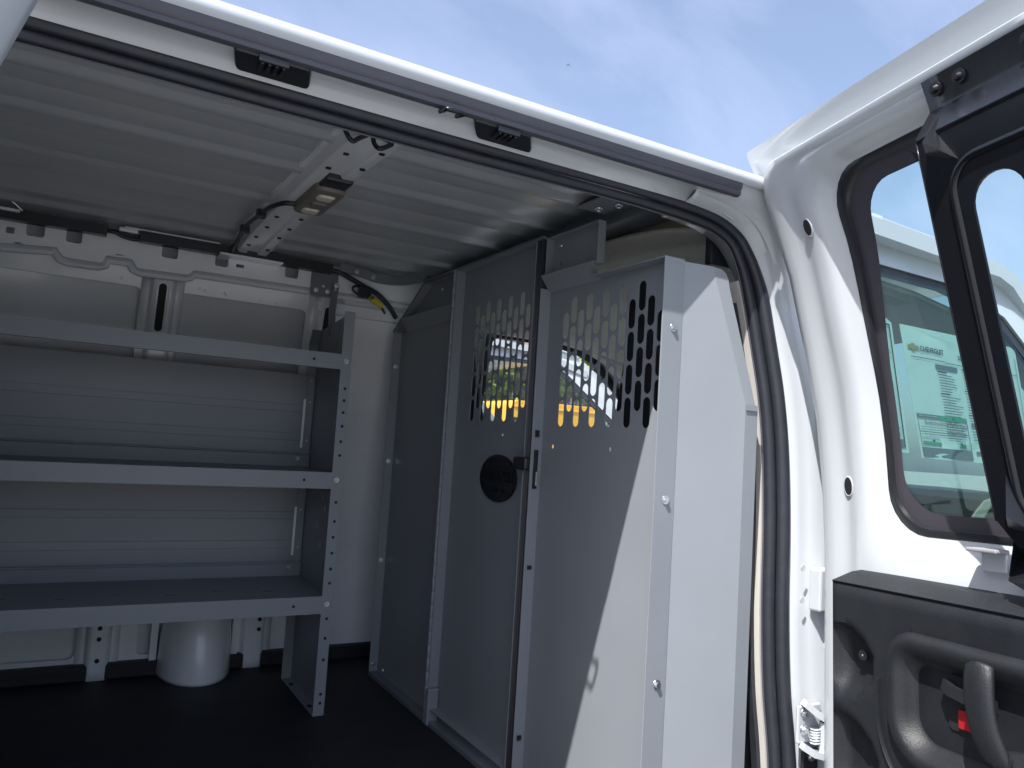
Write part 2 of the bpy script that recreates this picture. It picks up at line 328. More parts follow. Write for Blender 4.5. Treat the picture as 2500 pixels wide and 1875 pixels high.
# header over the door opening
XR, XF = -.9, 1.10
hdr = [(1.046, 1.3035), (1.05, 1.302), (1.060, 1.303), (1.070, 1.304), (1.079, 1.3025), (1.088, 1.297), (1.096, 1.289), (1.104, 1.280), (1.112, 1.275), (1.122, 1.29), (1.13, 1.36)]
loft('door_header', [[(x, y, z) for y, z in hdr] for x in np.linspace(XR, 1.06, 12)], 'white', van, smooth=40, solid=.003, off=1, flip=True)
lip = [(1.036, 1.324), (1.031, 1.328), (1.0295, 1.336), (1.031, 1.345), (1.037, 1.350), (1.05, 1.352), (1.05, 1.33)]
loft('roof_lip', [[(x, y, z) for y, z in lip] for x in np.linspace(-2.4, 1.5, 16)], 'white', van, close=True, smooth=60, caps=True)
strip = [(1.052, 1.3005), (1.046, 1.2995), (1.040, 1.302), (1.0385, 1.307), (1.040, 1.3105), (1.037, 1.3135), (1.0355, 1.319), (1.035, 1.3255), (1.048, 1.3265)]
loft('drip_strip', [[(x, y, z) for y, z in strip] for x in np.linspace(XR, 1.078, 12)], 'strip', van, close=True, smooth=35, caps=True)
# seal round the opening
SEAL = [(-.30, 1.108, 1.18), (-.26, 1.110, 1.23), (-.20, 1.112, 1.265), (-.12, 1.112, 1.276), (.2, 1.112, 1.2765), (.5, 1.112, 1.2765)] + [(0.74, 1.112, 1.275), (0.831, 1.112, 1.279), (0.962, 1.112, 1.276), (1.026, 1.112, 1.273), (1.079, 1.112, 1.267), (1.119, 1.112, 1.255), (1.146, 1.111, 1.238), (1.165, 1.11, 1.214), (1.184, 1.109, 1.181), (1.201, 1.104, 1.127), (1.217, 1.092, 1.024), (1.228, 1.079, 0.927), (1.233, 1.068, 0.82), (1.231, 1.057, 0.679), (1.223, 1.046, 0.51), (1.226, 1.039, 0.372), (1.237, 1.033, 0.262), (1.242, 1.03, 0.2)][1:-1] + [(1.247, 1.03, .15), (1.262, 1.03, .0), (1.27, 1.03, -.1)]
SP = catmull(SEAL, 5)
def frame_along(pts, i):
    t = _n(pts[min(i + 1, len(pts) - 1)] - pts[max(i - 1, 0)]); o = np.array([0, -1.0, 0]); o = _n(o - t * np.dot(o, t)); s = np.cross(t, o); return t, s, o   # s points out of the opening
def offset_path(pts, ds, do):
    r_ = []
    for i in range(len(pts)):
        t, s, o = frame_along(pts, i); r_.append(pts[i] + s * ds + o * do)
    return r_
_t, _s, _o = frame_along(SP, 40)
SGN = 1.0 if _s[2] > 0 else -1.0                      # + is away from the opening's middle
def sf_(p): return 1.0 + .42 * max(0.0, min(1.0, (1.25 - p[2]) / .12)) if p[0] > .5 else 1.0
def offset_scaled(pts, ds, do):
    r_ = []
    for i in range(len(pts)):
        t, s, o = frame_along(pts, i); k = sf_(pts[i]); r_.append(pts[i] + s * ds * k + o * do * k)
    return r_
def resample(pts, step):
    P = np.array(pts); L_ = np.concatenate([[0], np.cumsum(np.linalg.norm(np.diff(P, axis=0), axis=1))]); q = np.arange(0, L_[-1], step)
    return [np.array([np.interp(v, L_, P[:, k]) for k in range(3)]) for v in q]
def seal_tube(name, path, r, alt=1.0):
    rows = []
    for i, p in enumerate(path):
        t = _n(path[min(i + 1, len(path) - 1)] - path[max(i - 1, 0)]); a = _n(np.array([0, 1, .2]) - t * np.dot([0, 1, .2], t)); b = np.cross(t, a); rr = r * sf_(p) * (alt if i % 2 else 1.0)
        rows.append([p + a * rr * math.cos(q) + b * rr * math.sin(q) for q in np.linspace(0, 2 * math.pi, 14, endpoint=False)])
    return loft(name, rows, 'rubber', van, close=True, smooth=60, caps=True)
sealo = offset_scaled(SP, SGN * .0075, .004); seali = offset_scaled(SP, -SGN * .0085, -.005)
seal_tube('door_seal', sealo, .0100)
seal_tube('seal_inner_lip', seali[:64], .0092)
seal_tube('ribbed_seal', resample(seali[63:], .0042), .0094, .90)
tube('seal_edge_bead', offset_scaled(SP, -SGN * .0178, -.008), .0018, 'strip', van, n=6, ref=(0, 1, .2))
# front door post (jamb) running up from the sill into the header
JP = [p for p in SP if p[0] > .98]
rows = []
for p in JP:
    i = [k for k in range(len(SP)) if SP[k] is p][0]; t, s, o = frame_along(SP, i); s = s * SGN
    top = max(0.0, min(1.0, (p[2] - 1.10) / .18)); w = 1 - .45 * top
    row = []
    for ds, do in ((.000, -.03), (.010, -.006), (.020, .004), (.030, .014), (.042, .020), (.052, .020), (.062, .026), (.080, .033), (.105, .036), (.125, .040)):
        row.append(p + s * ds * w + o * (do * (1.0 + .9 * top)))
    rows.append(row)
loft('door_post', rows, 'white', van, smooth=45, solid=.003, off=1, flip=True)
# header end flap over the post, and the panel behind it
qo = [(1.046, 1.304), (1.06, 1.306), (1.135, 1.315), (1.145, 1.308), (1.141, 1.291), (1.134, 1.277), (1.125, 1.271), (1.109, 1.271), (1.074, 1.282), (1.046, 1.285)]
plate('header_end_flap', qo, [], lambda a, b, d: (a, 1.088 + .25 * max(0.0, a - 1.17) + d, b), .004, 'white', van, bevel=.0015)
rows = []
for z, xa in ((1.12, 1.222), (1.16, 1.212), (1.2, 1.196), (1.225, 1.180), (1.25, 1.150), (1.265, 1.115), (1.28, 1.07), (1.30, 1.05), (1.325, 1.05), (1.347, 1.05)):
    rows.append([(x, 1.104 - .05 * max(0, (x - 1.26)) / .16, z) for x in np.linspace(xa, 1.42, 9)])
loft('quarter_panel', rows, 'white', van, smooth=60, solid=.004, flip=True)
# post outer face beyond hinges
rows = [[(x, y_near(z) + dy, z) for x, dy in ((1.315, .050), (1.345, .046), (1.372, .04), (1.385, .012), (1.40, .008))] for z in ZS[:-1]]
loft('post_outer_panel', rows, 'white', van, smooth=50, solid=.004)
# beige trim and dark gap inside the seal
bt = offset_path(SP, -SGN * .021, -.024); bt2 = [p for p in bt if p[2] < 1.165 and p[0] > .9]
sweep('pillar_trim', bt2, [(-.012, -.010), (.010, -.012), (.012, .012), (-.010, .012)], 'beiged', van, ref=(0, 1, 0))
gp = offset_path(SP, -SGN * .036, -.028); gp2 = [p for p in gp if p[2] < 1.12 and p[0] > .9]
sweep('pillar_gap_strip', gp2, [(-.004, -.006), (.010, -.006), (.010, .007), (-.004, .007)], 'rubber', van, ref=(0, 1, 0))
# strikers in the header
for x0, x1, sk in ((.152, .256, .012), (.518, .624, .034)):
    o_ = [(a + sk * (b - 1.069) / .052, b) for a, b in rrect(x0, x1, 1.047, 1.091, .007, 4)]; n_ = len(o_)
    zt = lambda b: lin(b, [1.047, 1.066, 1.076, 1.091], [1.3018, 1.3012, 1.3000, 1.2945]); cxm = (x0 + x1) / 2
    spl = mk('striker_plate', [(a, b, zt(b) - .001) for a, b in o_] + [(cxm + (a - cxm) * .97, 1.069 + (b - 1.069) * .95, zt(b) - .005) for a, b in o_], [tuple(range(n_, 2 * n_))[::-1]] + [(i, i + n_, (i + 1) % n_ + n_, (i + 1) % n_) for i in range(n_)], 'black', van, smooth=30)
    cx = x0 + .5 * (x1 - x0) - .004
    for k in range(4): box('latch_rib', (cx - .017 + k * .0095, 1.044, 1.2865), (cx - .0125 + k * .0095, 1.072, 1.2975), 'black', spl, bevel=.001)
    box('latch_bar', (cx - .020, 1.041, 1.289), (cx + .020, 1.046, 1.2985), 'black', spl, bevel=.0012)
    if x0 > .3: cx = .463; tube('striker_loop', catmull([(cx - .014, 1.05, 1.296), (cx - .014, 1.032, 1.292), (cx - .013, 1.021, 1.290), (cx + .013, 1.021, 1.290), (cx + .014, 1.032, 1.292), (cx + .014, 1.05, 1.296)], 4), .0035, 'gloss', spl)

# driver side wall: skin, pressed frame, posts, upper rail
XB = -2.3
def wall(name, yf, x0, x1, z0, z1, mat, **k):
    return loft(name, [[(x, yf(z), z) for z in np.linspace(z0, z1, 14)] for x in (x0, x1)], mat, van, smooth=60, **k)
wall('wall_skin', lambda z: y_rib(z) + .062, XB, 1.25, -.02, 1.36, 'inner', solid=.004, off=1, flip=True)
fx = lambda a, b, d: (a, y_rib(b) + .034 + d, b)
ex = [(x, z) for x in np.linspace(-2.2, 1.1, 24) for z in np.linspace(.1, 1.2, 12)]
holes = [rrect(-1.5, -.62, .36, 1.205, .02, 3), rrect(-.56, .166, .36, 1.205, .02, 3), rrect(.275, .672, .36, 1.205, .02, 3), rrect(-1.5, -.62, .06, .30, .02, 3), rrect(-.56, .095, .06, .30, .02, 3), rrect(.265, .32, .06, .30, .015, 3)]
plate('wall_frame', [(XB, .045), (1.24, .045), (1.24, 1.27), (XB, 1.27)], holes, fx, .006, 'inner', van, extra=ex, smooth=30)
def post(x0, x1, z0, z1, slots=(), name='wall_post'):
    path = [(0.5 * (x0 + x1), y_rib(z), z) for z in np.linspace(z0, z1, 12)]; h = (x1 - x0) / 2
    rows = []
    for _, y, z in path:
        c = .5 * (x0 + x1); rows.append([(c - h - .030, y + .032, z), (c - h - .006, y + .031, z), (c - h - .002, y + .026, z), (c - h + .004, y + .004, z), (c - h + .010, y, z), (c + h - .010, y, z), (c + h - .004, y + .004, z), (c + h + .002, y + .026, z), (c + h + .006, y + .031, z), (c + h + .030, y + .032, z)])
    pw = loft(name, rows, 'inner', van, smooth=24, solid=.003, off=1)
    for cx_, zt_, w_, l_ in slots:
        pts = slot(cx_, zt_, w_, l_); plate('post_slot', pts, [], lambda a, b, d: (a, y_rib(b) - .0060 + d, b), .004, 'hole', pw)
        ring = [(a, y_rib(b) - .0040, b) for a, b in slot(cx_, zt_ + .006, w_ + .012, l_ + .012)]
        tube('slot_rim', ring + [ring[0]], .0022, 'inner', pw, n=6, ref=(0, 1, 0))
    return pw
p1 = post(.194, .256, .30, 1.262, [(.222, 1.2185, .022, .143)])
p2 = post(.704, .766, .30, 1.262, [(.735, 1.2185, .022, .143)])
post(-.68, -.61, .0, 1.262); post(-1.6, -1.53, .0, 1.262)
p3 = post(.125, .185, 0, .31)
for z in (.268, .222, .19, .158, .125, .06): disc('post_hole', (.155, y_rib(z) - .0055, z), (0, 1, 0), .0068, 'hole', p3, th=.003)
p4 = post(.585, .650, .0, .31)
for z in (.268, .222, .19, .158, .125): disc('post_hole', (.632, y_rib(z) - .0055, z), (0, 1, 0), .0068, 'hole', p4, th=.003)
# smooth panel beside the partition, rounded towards it
rows = []
for x, dy in ((.77, .012), (.80, .0), (.84, .0), (.90, .002), (.95, .010), (.99, .03), (1.03, .07), (1.06, .12)):
    rows.append([(x, y_rib(z) + .045 + dy, z) for z in np.linspace(.045, 1.205, 14)])
loft('side_inner_panel', rows, 'inner', van, smooth=60, solid=.004)
box('upper_panel_flange', (.70, 2.545, 1.20), (1.05, 2.575, 1.24), 'inner', van, bevel=.006)
box('cargo_kick_strip', (XB, 2.70, .0), (1.2, 2.765, .046), 'mat', van, bevel=.004)
# upper rail with its punched holes
vo = [(XB, 1.258), (-.2, 1.258), (-.075, 1.270), (-.064, 1.271), (-.046, 1.2475), (-.036, 1.2455), (.045, 1.2455), (.053, 1.2480), (.060, 1.268), (.068, 1.270), (.122, 1.271), (.130, 1.268), (.143, 1.249), (.152, 1.2465), (.278, 1.2495), (.288, 1.253), (.300, 1.266), (.31, 1.267), (.634, 1.269), (1.2, 1.269), (1.2, 1.352), (XB, 1.352)]
vh = [rrect(-.139, -.096, 1.291, 1.332, .007, 3), rrect(-.043, -.004, 1.291, 1.332, .007, 3), rrect(.206, .250, 1.291, 1.332, .007, 3), rrect(.357, .396, 1.291, 1.332, .007, 3), rrect(.571, .6135, 1.291, 1.332, .007, 3), rrect(-.185, -.166, 1.289, 1.306, .001, 2), rrect(.420, .443, 1.2965, 1.307, .001, 2), rrect(-.165, -.145, 1.264, 1.267, .001, 2), rrect(.085, .105, 1.2755, 1.2785, .001, 2)] + [rrect(x, x + .042, 1.291, 1.332, .007, 3) for x in (-.40, -.70, -1.0, -1.3)]
fr_ = lambda a, b, d: (a, 2.500 + .05 * max(0, 1.30 - b) + d, b)
rail = plate('upper_rail', vo, vh, fr_, .010, 'inner', van, bevel=.0035, smooth=30)
for h in vh[:5]:
    rg = [(a, 2.499, b - .0015) for a, b in [(h[0][0] + .006, 1.318)] + [(.5 * (h[0][0] + h[-8][0]) + (a - .5 * (h[0][0] + h[-8][0])) * 1.28, b) for a, b in h[8:16]]]
sweep('rail_lower_fold', [(x, 2.518, z) for x, z in vo[:20]], [(-.006, -.010), (.0, -.018), (.010, -.02), (.010, .01)], 'inner', van, ref=(0, 1, 0), smooth=30)
for x, z in ((-.16, 1.232), (-.06, 1.226), (.11, 1.222), (.33, 1.226), (.345, 1.222), (.405, 1.222), (.41, 1.216), (.52, 1.215), (.57, 1.213), (.80, 1.225), (.86, 1.224)):
    disc('weld_spot', (x, y_rib(z) + .033, z), (0, -1, 0), .0045, 'inner', van, th=.0012)
# wiring troughs and harness along the rail
def trough(x0, x1, name='wire_trough'):
    return sweep(name, [(x, 2.472, 1.3335) for x in np.linspace(x0, x1, 5)], [(-.015, -.012), (-.012, -.016), (.012, -.016), (.015, -.012), (.015, .02), (-.015, .02)], 'black', van, ref=(0, 0, 1), smooth=30)
trough(-.95, .056); trough(.142, .712)
tube('wire_harness', catmull([(.04, 2.47, 1.335), (.075, 2.465, 1.333), (.10, 2.47, 1.326), (.13, 2.475, 1.324), (.16, 2.475, 1.33)], 5), .006, 'black', van)
tube('wire_harness', catmull([(.03, 2.475, 1.34), (.08, 2.47, 1.338), (.12, 2.472, 1.332), (.15, 2.475, 1.335)], 5), .005, 'black', van)
tube('wire_harness', catmull([(.70, 2.470, 1.332), (.74, 2.468, 1.328), (.78, 2.47, 1.314), (.83, 2.475, 1.296), (.88, 2.48, 1.278), (.925, 2.485, 1.245), (.96, 2.50, 1.21)], 6), .0085, 'rubber', van)
tube('harness_loop', catmull([(.81, 2.465, 1.292), (.79, 2.46, 1.288), (.787, 2.46, 1.276), (.80, 2.462, 1.266), (.825, 2.465, 1.262)], 5), .004, 'black', van)
box('harness_connector', (.808, 2.452, 1.255), (.850, 2.478, 1.292), 'black', van, bevel=.004)
for k in range(2):
    tube('yellow_connector', [(.845 + .006 * k, 2.455, 1.262 - .008 * k), (.885 + .006 * k, 2.458, 1.240 - .006 * k)], .009, 'yellowp', van, n=8)
box('connector_terminal', (.846, 2.443, 1.252), (.857, 2.450, 1.262), 'brown', van, bevel=.001)
tube('connector_tail', [(.885, 2.458, 1.238), (.905, 2.46, 1.212)], .004, 'black', van)
sweep('rail_edge_trim', [(x, 2.462, 1.352) for x in (.10, .25, .36)], [(-.002, -.006), (.002, -.006), (.002, .006), (-.002, .006)], 'inner', van)
ac = sweep('rail_end_channel', catmull([(.735, 2.455, 1.345), (.80, 2.45, 1.336), (.87, 2.43, 1.320), (.93, 2.38, 1.316), (.975, 2.30, 1.325)], 5), [(-.014, -.004), (.014, -.004), (.014, .004), (-.014, .004)], 'greyd', van, ref=(0, 0, 1))
bolt((.790, 2.443, 1.335), (0, -1, 0), .008, ac); bolt((.845, 2.435, 1.324), (0, -1, 0), .008, ac)
tube('rail_rod', catmull([(-.20, 2.43, 1.378), (-.17, 2.44, 1.36), (-.15, 2.45, 1.345)], 4), .002, 'zinc', van)
box('rail_end_clip', (-.24, 2.44, 1.338), (-.155, 2.47, 1.346), 'inner', van, bevel=.002)
box('wire_sleeve', (.085, 2.452, 1.338), (.135, 2.466, 1.350), 'inner', van, bevel=.003)
# filler housing bulging from the wall under the shelves
rows = []; ARC = np.linspace(math.pi, 2 * math.pi, 17)
for z, rx, yf in ((0, .112, 2.545), (.01, .1135, 2.543), (.06, .112, 2.546), (.12, .110, 2.554), (.17, .106, 2.568), (.21, .100, 2.588), (.245, .090, 2.612), (.272, .077, 2.64), (.292, .058, 2.67), (.305, .03, 2.70)):
    rows.append([(.436 + rx * math.cos(a), 2.735 + (2.735 - yf) * math.sin(a), z) for a in ARC])
loft('filler_housing', rows, 'inner', van, smooth=70, solid=.003)
arc = [(.436 + .124 * math.cos(a), 2.722, .175 + .145 * math.sin(a)) for a in np.linspace(math.pi, 0, 16)]
sweep('housing_flange', [(.312, 2.722, .045)] + arc + [(.560, 2.722, .045)], [(-.012, -.010), (.0, -.014), (.012, -.010), (.012, .010), (-.012, .010)], 'inner', van, ref=(0, 1, 0))
# floor, rear bulkhead, near wall behind the opening, underfloor
fl = [(XB, 1.03), (1.22, 1.03), (1.22, 2.78), (XB, 2.78)]
plate('cargo_floor', fl, [], lambda a, b, d: (a, b, d), -.02, 'mat', van)
plate('rear_doors', [(1.0, -.4), (2.82, -.4), (2.82, .6), (2.66, 1.36), (1.07, 1.36), (.96, .6)], [], lambda a, b, d: (XB - d, a, b), .03, 'white', van)
box('rear_bounce_blocker', (XB + .002, 1.15, .02), (XB + .03, 2.6, 1.30), 'trim', van, bevel=.02)  # unseen dark panel, added to cut light bouncing forward from the rear
rows = [[(x, y_near(z), z) for z in ZS] for x in (XB - .03, -1.6, -1.0, -.32)]
loft('rear_side_panel', rows, 'white', van, smooth=60, solid=.03, off=1, flip=True)
rows = [[(x, y_near(z) + .0, z) for z in (-.45, -.3, -.2, -.02)] for x in (-.34, .4, 1.3)]
loft('sill_panel', rows, 'white', van, smooth=60, solid=.02, off=1, flip=True)
box('underbody', (XB, 1.0, -.40), (2.6, 2.8, -.06), 'black', van, bevel=None)

# ------------------------------------------------------------------ exterior shells of both vans
def fwd(x): t = min(1.0, max(0.0, (x - 1.72) / .28)); return x + .13 * t * t * (3 - 2 * t)
def cab_shell(root, T, near_open, wl=1.42):
    """side skins with window openings, roof over the cab, screen, bonnet and wheels; T maps van coordinates to the place where the van stands."""
    T0 = T; T = lambda x, y, z: T0(fwd(x), y, z)
    win = [(wl, .66), (wl, 1.225), (wl + .02, 1.245), (1.75, 1.243), (1.84, 1.222), (1.90, 1.19), (2.36, .80), (2.40, .72), (2.38, .66)]
    ol = [(1.385, -.42), (2.02, -.42), (2.10, -.20), (2.25, -.02), (2.55, -.02), (2.72, -.20), (2.80, -.42), (3.25, -.42), (3.28, .1), (3.22, .42), (2.75, .58), (2.62, .64), (2.05, 1.19), (1.93, 1.27), (1.83, 1.290), (1.385, 1.300)]
    ex = [(x, z) for x in np.linspace(1.4, 3.2, 16) for z in np.linspace(-.35, 1.25, 22)]
    for side, yf, sg in (('near', y_near, 1), ('far', y_far, -1)):
        o2 = ol if (side == 'near' and near_open) else [(XB, -.42)] + [(XB + .5, -.42), (XB + .55, -.2), (XB + .75, -.02), (XB + 1.0, -.02), (XB + 1.2, -.2), (XB + 1.25, -.42)] + ol[1:-1] + [(1.385, 1.30), (XB, 1.315)]
        sk = plate('front_door_skin' if (side == 'near' and near_open) else 'body_side', o2, [win], lambda a, b, d: T(a, yf(b) + sg * d, b), .03, 'white', root, extra=ex + [(x, z) for x in np.linspace(-2.2, 1.3, 12) for z in np.linspace(-.3, 1.25, 16)], smooth=30)
        wi = [(wl + .04, .67), (wl + .04, 1.205), (wl + .055, 1.222), (1.74, 1.221), (1.83, 1.20), (1.885, 1.168), (2.33, .79), (2.365, .72), (2.35, .67)]
        plate('window_seal', [(x + (.003 if x < 1.5 else -.002), z) for x, z in win], [wi], lambda a, b, d: T(a, yf(b) + sg * (.006 + d), b), .012, 'rubber', root, extra=[], smooth=30)
        plate('front_window', wi, [], lambda a, b, d: T(a, (yf(.66) + sg * (.012 + .12 * (b - .66))), b), .0, ('glassf' if near_open and side == 'near' else 'glassc'), root, extra=[(x, z) for x in np.linspace(1.5, 2.3, 10) for z in np.linspace(.7, 1.2, 12)], smooth=80)
        # door gap, gutter moulding, handle
        if side == 'near':
            sweep('roof_gutter', [T(x, y_near(1.30) - .012 + .015 * max(0, (x - 1.75)) , 1.314 - (.0 if x < 1.4 else .012 * (x - 1.4) / .4) - (.9 * max(0, x - 1.9) + 1.0 * max(0, x - 1.9) ** 2 if x > 1.9 else 0)) for x in np.linspace(XB if not near_open else 1.30, 2.0, 18)], [(-.016, -.012), (-.006, -.020), (.003, -.021), (.005, -.018), (.014, -.016), (.020, -.006), (.02, .03), (-.016, .03)], 'white', root, smooth=50)
            sweep('door_gap', [T(1.395, y_near(z) - .001, z) for z in np.linspace(-.3, 1.28, 14)], [(-.002, -.003), (.002, -.003), (.002, .003), (-.002, .003)], 'hole', root, ref=(1, 0, 0))
            box('door_handle', (1.45, .935, .46), (1.60, .955, .50), 'black', root, bevel=.006, fn=T)
    # A pillars and screen
    for yf, sg in ((y_near, 1), (y_far, -1)):
        pth = [(1.80, 1.300), (1.90, 1.275), (1.98, 1.235), (2.06, 1.175), (2.62, .66), (2.75, .58)]
        sweep('windscreen_pillar', [T(x, yf(z) + sg * .035, z + .012) for x, z in pth], [(-.03, -.035), (.012, -.035), (.028, -.01), (.028, .03), (-.03, .03)], 'white', root, ref=(0, 0, 1), smooth=40)
    rows = []
    for i, t in enumerate(np.linspace(0, 1, 9)):
        x = 1.90 + .80 * t; z = 1.29 - .66 * t - .02 * math.sin(math.pi * t); rows.append([T(x + (.42 - .12 * t) * (1 - (2 * s - 1) ** 2), y_near(z) + .06 + s * (y_far(z) - y_near(z) - .12), z + .075 * (1 - (2 * s - 1) ** 2) * (1 - t) ** 2) for s in np.linspace(0, 1, 9)])
    loft('windshield', rows, 'glassw', root, smooth=80)
    rows = []
    for x, z in ((2.60, .64), (2.75, .60), (3.0, .54), (3.18, .46), (3.26, .34), (3.30, .1), (3.30, -.4)):
        rows.append([T(x + .06 * (1 - (2 * s - 1) ** 2), y_near(z) + .01 + s * (y_far(z) - y_near(z) - .02), z + .03 * (1 - (2 * s - 1) ** 4)) for s in np.linspace(0, 1, 13)])
    loft('bonnet', rows, 'white', root, smooth=50)
    box('front_grille', (3.33, 1.2, .02), (3.37, 2.6, .26), 'black', root, bevel=.01, fn=T)
    for yv in (1.04, 2.46):
        box('headlight', (3.31, yv, .06), (3.355, yv + .28, .25), 'glassc', root, bevel=.01, fn=T)
    for wx in (2.42, XB + .88):
        for yv in (.98, 2.60):
            ty = loft('tyre', [[T(wx + rr * math.cos(a), yv + dy, GZ + .37 + rr * math.sin(a)) for a in np.linspace(0, 2 * math.pi, 28, endpoint=False)] for rr, dy in ((.20, .0), (.33, -.005), (.365, .02), (.37, .1), (.365, .18), (.33, .215), (.20, .20))], 'tyre', root, close=True, smooth=40)
            loft('wheel_rim', [[T(wx + rr * math.cos(a), yv + dy, GZ + .37 + rr * math.sin(a)) for a in np.linspace(0, 2 * math.pi, 24, endpoint=False)] for rr, dy in ((.205, .01), (.17, .05), (.10, .04), (.05, .01), (.002, .01))], 'steel', ty, close=True, smooth=40)
ID = lambda x, y, z: (x, y, z)
cab_shell(van, ID, True)
# cab interior
rows = []
for x, dz, bf in ((1.16, .0, 0), (1.3, -.004, 0), (1.5, -.012, .05), (1.75, -.024, .16), (1.92, -.045, .28), (2.07, -.075, .41), (2.09, -.10, .42)):
    rows.append([(x + bf * (1 - (2 * s - 1) ** 2), 1.11 + s * 1.50, 1.338 + dz - .085 * abs(2 * s - 1) ** 4) for s in np.linspace(0, 1, 21)])
loft('headliner', rows, 'beige', van, smooth=60, solid=.012, off=1)
sweep('headliner_side_rail', catmull([(1.10, 1.215, 1.338), (1.16, 1.225, 1.320), (1.24, 1.235, 1.288), (1.36, 1.215, 1.262), (1.55, 1.19, 1.250), (1.8, 1.18, 1.23)], 5), [(-.018, -.02), (.012, -.02), (.018, -.006), (.018, .02), (-.018, .03)], 'beige', van, smooth=50)
box('belt_anchor_panel', (1.13, 1.165, 1.20), (1.36, 1.185, 1.335), 'black', van, bevel=.004)
disc('belt_anchor_cover', (1.235, 1.186, 1.282), (0, 1, 0), .02, 'black', van)
disc('cab_dome_lamp', (1.224, 1.42, 1.3245), (0, 0, 1), .034, 'lampb', van, n=24, th=.012)
sweep('window_header_trim', [(x, y_far(1.23) - .055, z) for x, z in ((1.2, 1.258), (1.45, 1.256), (1.78, 1.252), (1.90, 1.235), (2.01, 1.19), (2.13, 1.09), (2.53, .74))], [(-.024, -.02), (-.02, .02), (.03, .03), (.03, -.03)], 'beige', van, ref=(0, 0, 1))
sweep('pillar_inner_trim', [(x, y_far(z) - .05, z) for x, z in ((1.99, 1.245), (2.11, 1.16), (2.33, .96), (2.58, .72))], [(-.03, -.022), (.02, -.022), (.02, .02), (-.03, .02)], 'black', van, ref=(0, 0, 1))
sweep('pillar_inner_trim', [(x, y_near(z) + .06, z) for x, z in ((1.99, 1.245), (2.11, 1.16), (2.33, .96), (2.58, .72))], [(-.03, -.03), (.02, -.03), (.02, .03), (-.03, .03)], 'beige', van, ref=(0, 0, 1))
rows = []
for s in np.linspace(0, 1, 12):
    y = 1.28 + s * .42; bz = .012 * math.sin(math.pi * s); rows.append([(1.70, y, 1.255 + bz), (1.745, y, 1.17 + bz - .03 * abs(2 * s - 1) ** 6), (1.755, y, 1.168 + bz - .03 * abs(2 * s - 1) ** 6), (1.755, y, 1.18 + bz), (1.715, y, 1.262 + bz)])
loft('sun_visor', rows, 'beiged', van, close=True, smooth=40, caps=True)
def seat(y0, y1, name):
    rows = []
    for z, x, hw, d in ((.02, 1.20, .98, .12), (.2, 1.17, 1.0, .12), (.5, 1.13, 1.0, .115), (.72, 1.10, .98, .11), (.86, 1.085, .92, .10), (.95, 1.08, .78, .095), (1.02, 1.075, .66, .09), (1.12, 1.07, .60, .085), (1.165, 1.07, .52, .07), (1.185, 1.07, .36, .04)):
        c = .5 * (y0 + y1); h = .5 * (y1 - y0) * hw
        rows.append([(x + d / 2 + d * .55 * math.cos(a), c + math.copysign(abs(math.sin(a)) ** .5, math.sin(a)) * h, z) for a in np.linspace(0, 2 * math.pi, 20, endpoint=False)])
    s_ = loft(name, rows, 'seat', van, close=True, smooth=60, caps=True)
    box('seat_cushion', (1.16, y0, -.18), (1.62, y1, .06), 'seat', van, bevel=.05)
seat(1.09, 1.46, 'passenger_seat_back'); seat(2.15, 2.56, 'driver_seat_back')
box('dashboard', (2.15, 1.06, .1), (2.75, 2.75, .745), 'dash', van, bevel=.06)
box('cab_floor', (1.22, 1.02, -.22), (2.3, 2.78, -.18), 'carpet', van, bevel=None)
# near mirror
mr = mk('door_mirror', [], [], 'black', van); bpy.data.objects.remove(mr)
rows = []
for x, sc in ((2.205, 1.0), (2.215, 1.04), (2.25, 1.02), (2.285, .85), (2.295, .5)):
    rows.append([(x, .80 + (a - .80) * sc, .80 + (b - .80) * sc) for a, b in rrect(.705, .895, .665, .930, .035, 4)])
mr = loft('door_mirror', rows, 'black', van, close=True, smooth=50, caps=True)
plate('mirror_glass', rrect(.718, .882, .752, .918, .02, 4), [], lambda a, b, d: (2.2035, a, b), .0, 'mirror', mr); plate('mirror_glass', rrect(.718, .882, .678, .742, .02, 4), [], lambda a, b, d: (2.2035, a, b), .0, 'mirror', mr)
sweep('mirror_arm', [(2.20, .88, .74), (2.24, .95, .71), (2.26, 1.0, .70)], [(-.03, -.02), (.03, -.02), (.03, .02), (-.03, .02)], 'black', mr, ref=(0, 0, 1))

